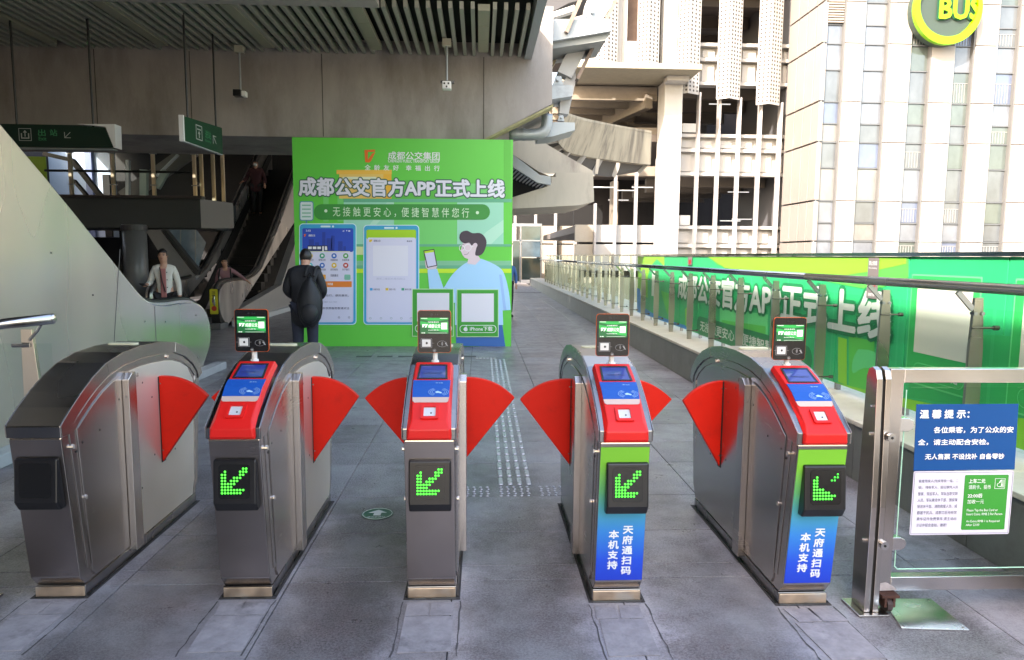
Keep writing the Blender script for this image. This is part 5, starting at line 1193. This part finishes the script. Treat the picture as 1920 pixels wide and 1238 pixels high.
# the wing behind the end of the walkway, further back
WY = 44.0
wing = thing('garage_wing', 'low cream wing of the garage closing the far end of the walkway', 'building', (3, WY, 0))
for (a, b) in ((930, 965), (965, 1003), (1003, 1040), (1040, 1077), (1077, 1113)):
    p, q = on_y(a, 475, WY), on_y(b, 475, WY)
    for (ya, yb) in ((423, 457), (458.5, 531)): obj('infill_panel', MB().box(p.x+.04, q.x-.04, WY, WY+.3, on_y(1000, yb, WY).z+.02, on_y(1000, ya, WY).z-.02), mat('wing_cream', (.36, .32, .27), .7, var=.06), wing, bevel=.01)
    obj('facade_fin', MB().box(q.x-.07, q.x+.07, WY-.45, WY-.01, -.3, on_y(1000, 380, WY).z), wh2, wing)
gz_ = on_y(1000, 380, WY+3).z; obj('dark_backing', MB().box(on_y(925, 400, WY+3).x, on_y(1160, 400, WY+3).x, WY+3, WY+3.2, 2.0, gz_+6), dark, wing)
obj('beam', MB().box(on_y(925, 400, WY).x, on_y(1085, 400, WY).x, WY+.3, WY+.7, on_y(1000, 378, WY).z, on_y(1000, 360, WY).z), tanb, wing)
# big white columns
obj('main_column', MB().box(wx(1228), wx(1260), PY-.8, PY+.2, -4, wz(162)), wh, t, bevel=.02); obj('main_column', MB().box(wx(1229), wx(1252), PY-.45, PY+.2, wz(149), zt_), wh, t, bevel=.02)
obj('canopy_slab', MB().box(wx(1060), wx(1272), PY-2.2, PY-.0, wz(160)-.02, wz(151)), mat('canopy_edge', (.26, .235, .175), .7, var=.1), t, bevel=.01)
obj('column_head', MB().box(wx(1224), wx(1262), PY-1.4, PY-.9, wz(170), wz(160)-.03), wh, t)
for k in range(8):
    z1 = wz(160)-.05; Y = PY+.7+k*1.35; obj('ceiling_beam', MB().box(wx(1050), wx(1232), Y, Y+.25, z1-.42, z1+.1), tanb, t)
obj('ceiling', MB().box(wx(1040), wx(1232), PY+.3, PY+13, wz(160)+.1, wz(160)+.25), mat('garage_ceil', (.22, .19, .15), .8), t)
z1 = wz(160)-.05; obj('diagonal_beam', MB().bar((wx(1216), PY+.6, z1-.45), (wx(1080), PY+13, z1-.45), .3, .55), tanb, t)
for (px, py, Y) in ((1145, 173, 28.2), (1128, 195, 30), (1115, 213, 32.5)):
    p = on_y(px, py, Y); l_ = obj('tube_light', MB().box(p.x-.42, p.x+.42, Y, Y+.08, p.z-.04, p.z+.03), mat('tube_unlit', (.7, .7, .65), .4, emit=.1) if py < 180 else black, t)  # first tube glows faintly, the other two are plain black
gb('low_wall', 1040, 1232, 240, 262, PY+1, .3, tanb)
for (a, b) in ((1060, 1120), (1158, 1166), (1193, 1200)): obj('upper_wall', MB().box(wx(a), wx(b), PY+.0, PY+.3, wz(149)+.02, zt_), wh, t)
for (a, b, y1) in ((1166, 1193, 80), (1120, 1158, 0)): obj('upper_wall', MB().box(wx(a), wx(b), PY+.05, PY+.3, wz(149)+.02, wz(y1)), wh, t)
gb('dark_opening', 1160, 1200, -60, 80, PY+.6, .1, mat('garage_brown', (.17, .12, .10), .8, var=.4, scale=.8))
obj('top_deck', MB().box(wx(1060), wx(1480), PY+.3, PY+14, 14.0, 14.4), wh, t)
# folded perforated panels
hole = mat('perforation_dark', (.05, .045, .045), .8)
for (a, b, ybt) in ((1120, 1158, 145), (1195, 1236, 145), (1270, 1312, 184), (1345, 1389, 192), (1420, 1464, 201)):
    x0, x1 = on_y(a, ybt, PY-.6).x, on_y(b, ybt, PY-.6).x; xm = x0+(x1-x0)*.42; z0 = wz(ybt); n0 = PY-.75
    g_ = obj('perforated_panel', MB().prz([(x0, n0+.28), (xm, n0), (x1, n0+.30), (x1, n0+.34), (xm, n0+.04), (x0, n0+.32)], z0, zt_), wh, t)
    mb = MB(); pitch = .145
    cnt = 0; z = z0+.12
    while z < 11.2:
        for (xa, ya, xb_, yb_) in ((x0, n0+.28, xm, n0), (xm, n0, x1, n0+.30)):
            L_ = math.hypot(xb_-xa, yb_-ya); m_ = max(2, int(L_/pitch)); d = Vector(((xb_-xa)/L_, (yb_-ya)/L_, 0)); nn = Vector((d.y, -d.x, 0))
            for q_ in range(m_):
                c_ = Vector((xa, ya, z))+d*(L_*(q_+.5)/m_)+nn*.004; r_ = .046
                mb.add([c_+d*r_*math.cos(R(60*w_))+Vector((0, 0, r_*math.sin(R(60*w_)))) for w_ in range(6)], [[0, 1, 2, 3, 4, 5]])
        z += pitch
    stuff(obj('perforation', mb, hole, g_))
    for zz in (5.9, 8.3, 10.6):
        if zz > z0+.3: obj('panel_joint', MB().box(x0+.0, x1, n0+.30, n0+.345, zz, zz+.03), galv, g_)

# ================================================================== OFFICE TOWER
TY = 24.0
t = thing('office_tower', 'cream stone clad office tower with narrow vertical window strips', 'building', (15, 24, -6))
stone = mat('stone_cladding', (.29, .277, .264), .6, var=.04, scale=.9, rnd=.03, dirt=(.29, .25, .225), dscale=.5, dthr=(.5, .8))
shaded_st = mat('stone_cladding_shaded', (.235, .21, .195), .6, var=.06, scale=.9, rnd=.04)  # darker copy of the stone with the side's shade mixed in
def tx_(px): return on_y(px, 475, TY).x
def tz(py): return on_y(1700, py, TY).z
X0 = tx_(1523); X1 = 24.5
zr = [tz(v) for v in (560, 454, 378, 268, 192, 83, 5, -90)]
zw = [tz(v) for v in (520, 481, 453, 419, 378, 316, 268, 233, 192, 132, 83, 47, 4, -40)]
strips = [(1525, 1563), (1598, 1642), (1684, 1722), (1764, 1800), (1841, 1880), (1921, 1960)]
obj('core', MB().box(X0+.15, X1, TY+.35, TY+8, -6, 16), mat('tower_core', (.12, .12, .13), .7), t)
edges = [1523]+[v for s_ in strips for v in s_]+[2010]
win_cols = [('win_pale', (.122, .140, .168), .10), ('win_grey', (.088, .102, .115), .08), ('win_blue', (.085, .11, .17), .06), ('win_green', (.075, .096, .092), .06), ('win_cream', (.15, .155, .155), .14)]
def winmat(nm, c, rg): return mat(nm, c, rg, var=.30, scale=1.6, spec=.8, stretch=(1, 1, .6), coat=.6)
for i in range(len(strips)+1):
    xa = tx_(edges[2*i]); xb = tx_(edges[2*i+1])
    if xb-xa > .1:
        for k in range(len(zr)-1):
            obj('cladding_panel', MB().box(xa+.006, xb-.006, TY, TY+.3, zr[k]+.013, zr[k+1]-.013), stone, t, bevel=.008)
for i, (a, b) in enumerate(strips):
    xa, xb = tx_(a), tx_(b)
    obj('mullion', MB().box(xa+.001, xa+.03, TY+.05, TY+.24, -2, 14), galv, t); obj('mullion', MB().box(xb-.05, xb-.001, TY+.02, TY+.24, -2, 14), mat('mullion_dark', (.12, .12, .12), .5), t)
    for k in range(len(zw)-1):
        r_ = (k*7+i*5) % 9
        if i < 2: m_ = winmat(*win_cols[(0, 4, 1, 0, 2, 0, 4, 0, 1)[r_]])
        else: m_ = winmat(*win_cols[(1, 3, 0, 1, 2, 3, 0, 1, 3)[r_]])
        if k == 0: m_ = winmat(*win_cols[3])
        wpane = obj('window', MB().box(xa+.032, xb-.052, TY+.17, TY+.2, zw[k]+.03, zw[k+1]-.03), m_, t)
        obj('transom', MB().box(xa+.032, xb-.052, TY+.13, TY+.2, zw[k+1]-.018, zw[k+1]+.018), mat('transom_grey', (.10, .11, .12), .5), t)
        if i >= 2 and r_ % 4 == 0:        # railings and stair shapes behind the glass
            mb = MB(); z0 = zw[k]+.05; z1 = z0+min(.75, (zw[k+1]-zw[k])*.6)
            for q_ in range(6): xx = xa+.06+q_*(xb-xa-.14)/6; mb.box(xx, xx+.018, TY+.155, TY+.168, z0, z1)
            mb.box(xa+.04, xb-.07, TY+.155, TY+.168, z1, z1+.02); obj('inner_railing', mb, mat('inner_rail', (.22, .22, .22), .5), wpane)
    if i == 0:
        mb = MB()
        for q_ in range(16): mb.box(xa+.04, xb-.06, TY+.06, TY+.15, tz(44)+q_*.085, tz(44)+q_*.085+.05)
        obj('louvre', mb, mat('louvre_paint', (.25, .22, .19), .6), t)
# side face stepping back
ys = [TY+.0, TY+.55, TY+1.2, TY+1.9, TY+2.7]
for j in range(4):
    for k in range(len(zr)-1): obj('cladding_panel', MB().box(X0-.02, X0+.14, ys[j]+.03, ys[j+1]-.03, zr[k]+.03, zr[k+1]-.03), shaded_st, t, bevel=.006)
# BUS sign
t = thing('bus_sign', 'round bus company sign with lime ring and lettering high on the tower', 'sign', (17, 23.6, 10))
c0 = on_y(1779, 15, TY-.45); r0 = 1.16
lime_s = mat('sign_lime', (.15, .38, .0), .35, emit=.02); 
mb = MB(); mb.ext([(c0.x+r0*math.cos(R(a)), TY-.30, c0.z+r0*math.sin(R(a))) for a in range(0, 360, 8)], (0, .28, 0)); obj('disc', mb, mat('sign_grey', (.035, .055, .045), .5), t)
pts = []
for a in range(120, 405, 9): f_ = (a-120)/285; th = .21*math.sin(math.pi*min(1, max(.08, f_*.9+.05))); pts.append((a, th))
o_ = [(c0.x+(r0+.02)*math.cos(R(a)), c0.z+(r0+.02)*math.sin(R(a))) for a, th in pts]; i_ = [(c0.x+(r0-.03-th)*math.cos(R(a)), c0.z+(r0-.03-th)*math.sin(R(a))) for a, th in pts]
mb = MB()
for i in range(len(o_)-1): mb.pry([o_[i], o_[i+1], i_[i+1], i_[i]], TY-.46, TY-.301)
obj('ring', mb, lime_s, t)
fT = Frame((0, TY-.31, 0), (1, 0, 0), (0, 0, 1), (0, -1, 0))
a, b = on_y(1758, 36, TY-.31), on_y(1836, 0, TY-.31)
text('lettering_edge', 'BUS', fT, a.x, b.x, a.z, b.z, .03, mat('sign_edge', (.01, .07, .04), .5), t, .09, ref=.05)
vs, fs2 = text_verts('BUS', .05, 1, 2)
text('lettering', 'BUS', fT, a.x, b.x, a.z, b.z, .10, lime_s, t, .05)

# ================================================================== PEOPLE
def skin_mesh(name, V, E, rad, m, parent, sub=2):
    me = bpy.data.meshes.new(name); me.from_pydata([tuple(v) for v in V], E, []); me.update()
    o = bpy.data.objects.new(name, me); C.objects.link(o)
    md = o.modifiers.new('s', 'SKIN'); md.use_smooth_shade = True; md.branch_smoothing = .3
    me.skin_vertices.update() if hasattr(me.skin_vertices, 'update') else None
    for i, sv in enumerate(me.skin_vertices[0].data):
        r_ = rad[i]; sv.radius = (r_, r_) if not isinstance(r_, tuple) else r_; sv.use_root = (i == 0)
    sb = o.modifiers.new('u', 'SUBSURF'); sb.levels = sub; sb.render_levels = sub
    dg = bpy.context.evaluated_depsgraph_get(); m2 = bpy.data.meshes.new_from_object(o.evaluated_get(dg))
    bpy.data.objects.remove(o); bpy.data.meshes.remove(me)
    m2.materials.clear(); m2.materials.append(m)
    r = bpy.data.objects.new(name, m2); C.objects.link(r); r.parent = parent
    for p in m2.polygons: p.use_smooth = True
    return r
skin_c = mat('skin', (.46, .25, .17), .55, var=.05, scale=20); hairm = mat('hair_black', (.010, .008, .008), .45)
def person(label, loc, rz, h, pose, top, trouser, hairstyle='short', coat=0, top_m=None, extra=None, female=False):
    t = thing('person', label, 'person', loc, rz, world=False); k = h/1.70
    sh = .175 if not female else .140
    lean = pose.get('lean', 0); hd = pose.get('head', (0, 0))
    J = {}
    J['pel'] = Vector((0, 0, .93)); J['sp'] = Vector((0, -lean*.3, 1.10)); J['ch'] = Vector((0, -lean*.7, 1.28)); J['nk0'] = Vector((0, -lean*.95, 1.415)); J['nk'] = Vector((0, -lean-.01+hd[1]*.3, 1.458))
    J['h1'] = J['nk']+Vector((hd[0]*.3, -.02+hd[1]*.3, .042)); J['h2'] = J['h1']+Vector((hd[0]*.3, -.005+hd[1]*.6, .070)); J['h3'] = J['h2']+Vector((hd[0]*.2, .01+hd[1]*.3, .06))
    V = [J['pel'], J['sp'], J['ch'], J['nk0'], J['nk'], J['h1'], J['h2'], J['h3']]; E = [(i, i+1) for i in range(7)]
    rad = [(.13, .10), (.115, .09), (.13, .095), (.080, .070), .051, (.066, .078), (.079, .095), (.052, .070)]
    arms = []
    for s in (-1, 1):
        el, wr = pose['L' if s < 0 else 'R']
        a0 = Vector((s*sh, -lean*.85, 1.375)); ae = Vector(el); aw = Vector(wr)
        i0 = len(V); V += [a0, ae, aw]; rad += [.050, .036, .025]; E += [(2, i0), (i0, i0+1), (i0+1, i0+2)]
        d = (aw-ae).normalized(); side = d.cross(Vector((0, 0, 1))); side = side.normalized() if side.length > .1 else Vector((0, 1, 0))
        pm_ = aw+d*.055; i1 = len(V); V.append(pm_); rad.append(.027); E.append((i0+2, i1))
        for q_, (off, ln) in enumerate(((-.022, .052), (-.0075, .062), (.0075, .058), (.021, .045))):
            b0 = pm_+side*off+d*.02; b1 = b0+d*ln*.6+Vector((0, -.006, -.004)); b2 = b1+d*ln*.4+Vector((0, -.012, -.008))
            j = len(V); V += [b0, b1, b2]; rad += [.0095, .0085, .007]; E += [(i1, j), (j, j+1), (j+1, j+2)]
        th = pm_-d*.02+side*.03*(-s); j = len(V); V += [th, th+d*.03+side*.012*(-s)]; rad += [.010, .008]; E += [(i1, j), (j, j+1)]
        arms.append((a0, ae, aw))
    legs = []
    for s in (-1, 1):
        kn, an = pose.get('legL' if s < 0 else 'legR', ((s*.095, -.02, .49), (s*.095, .02, .08)))
        hp = Vector((s*.095, 0, .90)); kn = Vector(kn); an = Vector(an); i0 = len(V)
        V += [hp, kn, an, an+Vector((0, -.07, -.045)), an+Vector((0, -.15, -.05))]; rad += [.085, .055, .038, .035, .028]
        E += [(0, i0), (i0, i0+1), (i0+1, i0+2), (i0+2, i0+3), (i0+3, i0+4)]; legs.append((hp, kn, an))
    V = [v*k for v in V]; rad = [tuple(q_*k for q_ in r_) if isinstance(r_, tuple) else r_*k for r_ in rad]
    skin_mesh('body', V, E, rad, skin_c, t)
    hc = (J['h2'])*k
    # face
    fy = -1
    ax = Vector((hd[0], -1+0*hd[1], hd[1]*.9 if hd[1] < 0 else 0)).normalized()
    fc = hc+Vector((0, -.070*k, -.0*k))
    mb = MB()
    for s in (-1, 1): mb.ball(hc+Vector((s*.026*k, -.071*k, .004*k)), .012*k, 8, 6, (1.3, .6, .6)).box((hc.x+s*.028*k)-.017*k, (hc.x+s*.028*k)+.017*k, hc.y-.081*k, hc.y-.068*k, hc.z+.019*k, hc.z+.025*k)
    obj('eye', mb, mat('eye_dark', (.03, .02, .02), .3), t, smooth=True)
    obj('nose', MB().ball(hc+Vector((0, -.080*k, -.020*k)), .012*k, 8, 6, (.8, 1, 1.5)), skin_c, t, smooth=True)
    obj('mouth', MB().ball(hc+Vector((0, -.068*k, -.048*k)), .017*k, 8, 6, (1, .5, .35)), mat('lips', (.35, .10, .09), .5), t, smooth=True)
    mb = MB()
    for s in (-1, 1): mb.ball(hc+Vector((s*.068*k, .005*k, -.010*k)), .021*k, 8, 6, (.5, .8, 1.3))
    obj('ear', mb, skin_c, t, smooth=True)
    # hair: cap whose front lower part is cut away
    mb = MB().ball((0, 0, 0), 1, 22, 16); vs = []
    for v in mb.v: vs.append(v)
    random.seed(11); keep = []
    for f in mb.f:
        yc = sum(vs[i][1] for i in f)/len(f); zc = sum(vs[i][2] for i in f)/len(f)
        if zc > max(-.72, .42-(1.15 if hairstyle == 'short' else 2.2)*max(0, yc+.62)**.9) or (hairstyle != 'short' and yc > .25): keep.append(f)
    cen = hc+Vector((0, .012*k, .006*k)); rx, ry, rz_ = .071*k, .085*k, .096*k
    hv = []
    for v in vs:
        j_ = 1+.035*math.sin(v[0]*17+v[2]*23)*math.cos(v[1]*19); hv.append((cen.x+v[0]*rx*j_, cen.y+v[1]*ry*j_, cen.z+v[2]*rz_*j_))
    hb = MB(); hb.v = hv; hb.f = keep
    ho = obj('hair', hb, hairm, t, smooth=True); so_ = ho.modifiers.new('t', 'SOLIDIFY'); so_.thickness = .007*k; so_.offset = 1
    if hairstyle == 'tail': obj('ponytail', MB().ball(hc+Vector((.02, .115, -.06))*k, .045*k, 10, 8, (.7, .8, 1.9)), hairm, t, smooth=True)
    # top garment
    g = .022
    TV = [Vector((0, .0, .84 if not coat else .88)), J['sp'], J['ch'], J['nk0']+Vector((0, .0, .045))]; TE = [(0, 1), (1, 2), (2, 3)]
    w_ = .88 if female else 1.1
    tr_ = [(.155*w_, .12), (.145*w_, .12), (.165*w_, .13), (.085, .085)]
    if coat: TV = [Vector((0, 0, coat)), Vector((0, .0, .85)), J['sp'], J['ch'], J['nk0']+Vector((0, .01, .085))]; TE = [(0, 1), (1, 2), (2, 3), (3, 4)]; tr_ = [(.195, .155), (.195, .15), (.18, .14), (.205, .15), (.09, .09)]
    ci = len(TV)-2
    for (a0, ae, aw) in arms:
        j = len(TV); TV += [a0+Vector((0, 0, -.01)), ae, aw-(aw-ae)*.04]; tr_ += [.062 if not coat else .076, .048 if not coat else .062, .038 if not coat else .05]; TE += [(ci, j), (j, j+1), (j+1, j+2)]
    skin_mesh('jacket' if not female else 'top', [v*k for v in TV], TE, [tuple(q_*k for q_ in r_) if isinstance(r_, tuple) else r_*k for r_ in tr_], top, t)
    # trousers
    LV = [Vector((0, 0, .95))]; LE = []; lr = [(.135, .11)]
    for (hp, kn, an) in legs: j = len(LV); LV += [hp, kn, an+Vector((0, 0, .01))]; lr += [.10, .075, .062]; LE += [(0, j), (j, j+1), (j+1, j+2)]
    skin_mesh('trousers', [v*k for v in LV], LE, [tuple(q_*k for q_ in r_) if isinstance(r_, tuple) else r_*k for r_ in lr], trouser, t)
    for (hp, kn, an) in legs:
        a = (an+Vector((0, -.06, -.045)))*k; obj('shoe', MB().ball(a, .1*k, 12, 8, (.48, 1.35, .42)), rubber, t, smooth=True)
    return t, k, J
navy = mat('navy_coat', (.007, .008, .012), .7, var=.35, scale=9, bump=1.0, bscale=11); denim = mat('dark_trousers', (.018, .022, .04), .8, var=.2, scale=12)
blk = mat('black_cloth', (.010, .010, .012), .8); 
mx_ = -2.30; myy = 9.2
t, k, J = person('man in a black coat with a backpack, seen from behind in front of the poster', (mx_, myy, 0), R(180), 1.70, {'lean': .05, 'head': (0, -.045), 'L': ((-.245, -.03, 1.12), (-.16, -.20, 1.02)), 'R': ((.245, -.03, 1.12), (.16, -.20, 1.02))}, navy, denim, coat=.62)
bag = MB().ball((0, 0, 0), 1, 18, 14); bagv = []
for x, y, z in bag.v:
    x, y, z = [q*(1+.035*math.sin(9*x+3*z)*math.cos(7*z+2*y)) for q in (x, y, z)]
    bagv.append((-.13+x*(.155-.02*z)*1.0*(1 if z < .2 else 1-.35*(z-.2)), .235+y*.13*(1.0-.25*z), .99+z*.33))
bm_ = MB(); bm_.v = bagv; bm_.f = bag.f
bpm = mat('backpack_black', (.008, .009, .012), .6, var=.2, scale=7, bump=.4, bscale=12)
t2 = thing('backpack', 'large black backpack hanging on the right shoulder of the man', 'backpack', (mx_, myy, 0), R(180), world=False)
obj('bag', bm_, bpm, t2, smooth=True)
obj('pocket', MB().ball((-.145, .345, .86), .1, 12, 8, (1.1, .5, 1.3)), bpm, t2, smooth=True)
for dx in (-.16, -.05): obj('strap', MB().tube(smoothline([(dx, .15, 1.32), (dx-.01, .06, 1.43), (dx-.03, -.06, 1.42), (dx-.04, -.13, 1.25)], 4), .018, 8), blk, t2, smooth=True)
obj('handle', MB().tube(smoothline([(-.15, .17, 1.30), (-.13, .20, 1.37), (-.09, .17, 1.30)], 4), .010, 6), blk, t2, smooth=True)
obj('seam', MB().tube(smoothline([(-.13+.16*math.cos(R(a)), .255, .98+.31*math.sin(R(a))) for a in range(0, 361, 30)], 2), .006, 5), blk, t2)

creamc = mat('cream_cardigan', (.58, .56, .50), .85, var=.06, scale=14, bump=.3, bscale=80); pinkc = mat('dusty_pink_shirt', (.35, .13, .12), .85); pinkl = mat('mauve_hoodie', (.30, .155, .18), .85, var=.08, scale=9, bump=.2, bscale=40)
t, k, J = person('woman in a white cardigan holding a phone, walking beside the pale escalator side', (-5.10, 11.5, 0), R(14), 1.70, {'lean': .02, 'head': (-.01, 0), 'L': ((-.21, -.02, 1.13), (-.22, -.21, 1.11)), 'R': ((.20, .01, 1.12), (.22, -.04, .90)), 'legL': ((-.09, -.10, .50), (-.09, -.12, .08)), 'legR': ((.09, .02, .49), (.09, .20, .10))}, creamc, blk, hairstyle='tail', female=True)
obj('shirt', MB().prz([(-.045, -.115), (.045, -.115), (.038, -.142), (-.038, -.142)], .90*k, 1.36*k), pinkc, t, bevel=.01)
obj('bag_strap', MB().tube([(-.04, -.155, 1.38*k), (-.01, -.158, 1.15*k), (.03, -.15, .98*k)], .009, 6), blk, t)
mb = MB()
for z in (1.30, 1.18, 1.06, .94): mb.ball((.06, -.150, z*k), .009, 8, 6)
obj('button', mb, blk, t)
tp = thing('phone', 'dark phone held in the hand of the woman in the white cardigan', 'phone', (-5.10, 11.5, 0), R(14), world=False)
obj('phone_body', MB().bar((-.225, -.30, 1.08), (-.26, -.42, 1.13), .075, .009), black, tp); obj('phone_screen', MB().bar((-.225, -.305, 1.0865), (-.26, -.415, 1.135), .066, .002), mat('phone_glass', (.03, .03, .04), .1), tp)
tp = thing('pink_bag', 'pink bag with a patterned card carried low by the woman in the white cardigan', 'bag', (-5.10, 11.5, 0), R(14), world=False)
obj('bag', MB().pry(rr(.17, .56, .30, .84, .03), -.15, -.07), mat('hot_pink', (.62, .03, .14), .5), tp, bevel=.008); obj('card', MB().pry(rr(.31, .62, .44, .86, .01), -.13, -.12), mat('card_lilac', (.55, .56, .70), .5), tp); obj('card_print', MB().box(.33, .35, -.134, -.131, .74, .83).box(.365, .385, -.134, -.131, .74, .83).box(.40, .42, -.134, -.131, .74, .83).box(.33, .35, -.134, -.131, .65, .70).box(.365, .385, -.134, -.131, .65, .70).box(.40, .42, -.134, -.131, .65, .70), mat('card_navy', (.02, .05, .15), .5), tp)
obj('bag_handle', MB().tube(smoothline([(.19, -.11, .84), (.24, -.11, .90), (.28, -.11, .84)], 3), .008, 6), mat('hot_pink', (.62, .03, .14), .5), tp)
t, k, J = person('woman in a mauve hoodie looking down, stepping off the dark escalator', (-5.74, 16.0, .012), R(12), 1.53, {'lean': .04, 'head': (-.01, -.04), 'L': ((-.22, .0, 1.10), (-.22, -.02, .88)), 'R': ((.34, -.04, 1.22), (.50, -.10, 1.10))}, pinkl, blk, hairstyle='tail', female=True)
mb = MB()
for s in (-1, 1): mb.tube(smoothline([(s*.10, .08, 1.36*k), (s*.11, -.06, 1.39*k), (s*.12, -.15, 1.28*k), (s*.13, -.15, 1.10*k), (s*.15, -.02, 1.0*k)], 3), .016, 6)
tb_ = thing('rucksack', 'small black rucksack worn by the woman in the mauve hoodie', 'rucksack', (-5.74, 16.0, .012), R(12), world=False)
obj('strap', mb, blk, tb_, smooth=True); obj('bag', MB().ball((0, .20, 1.15), .17, 12, 8, (.8, .6, 1.1)), blk, tb_, smooth=True)
tb_ = thing('red_bag', 'small red bag in the hand of the woman in the mauve hoodie', 'bag', (-5.74, 16.0, .012), R(12), world=False)
obj('bag', MB().ball((-.21, -.06, .68), .12, 10, 8, (.8, .4, 1.1)), mat('bag_red', (.50, .03, .03), .5), tb_, smooth=True); obj('bag_handle', MB().tube([(-.25, -.06, .78), (-.22, -.04, .86), (-.18, -.06, .78)], .008, 6), blk, tb_)
mar = mat('maroon_coat', (.05, .012, .015), .85)
t, k, J = person('person in a dark maroon coat and white mask high on the dark escalator', (-6.62, 21.2, 2.72), R(8), 1.66, {'lean': .0, 'head': (0, 0), 'L': ((-.27, 0, 1.12), (-.36, -.14, 1.02)), 'R': ((.25, 0, 1.12), (.26, -.10, .95))}, mar, blk, coat=.7)
obj('face_mask', MB().ball(J['h2']*k+Vector((0, -.062*k, -.040*k)), .052*k, 12, 8, (1.05, .7, .85)), white, t, smooth=True)
t, k, J = person('person in a blue top mostly hidden behind the right edge of the poster board', (.72, 18.2, 0), R(20), 1.62, {'lean': .02, 'head': (0, -.02), 'L': ((-.25, 0, 1.12), (-.2, -.15, 1.0)), 'R': ((.26, .02, 1.12), (.25, -.02, .9))}, mat('blue_top', (.04, .12, .32), .8), blk)
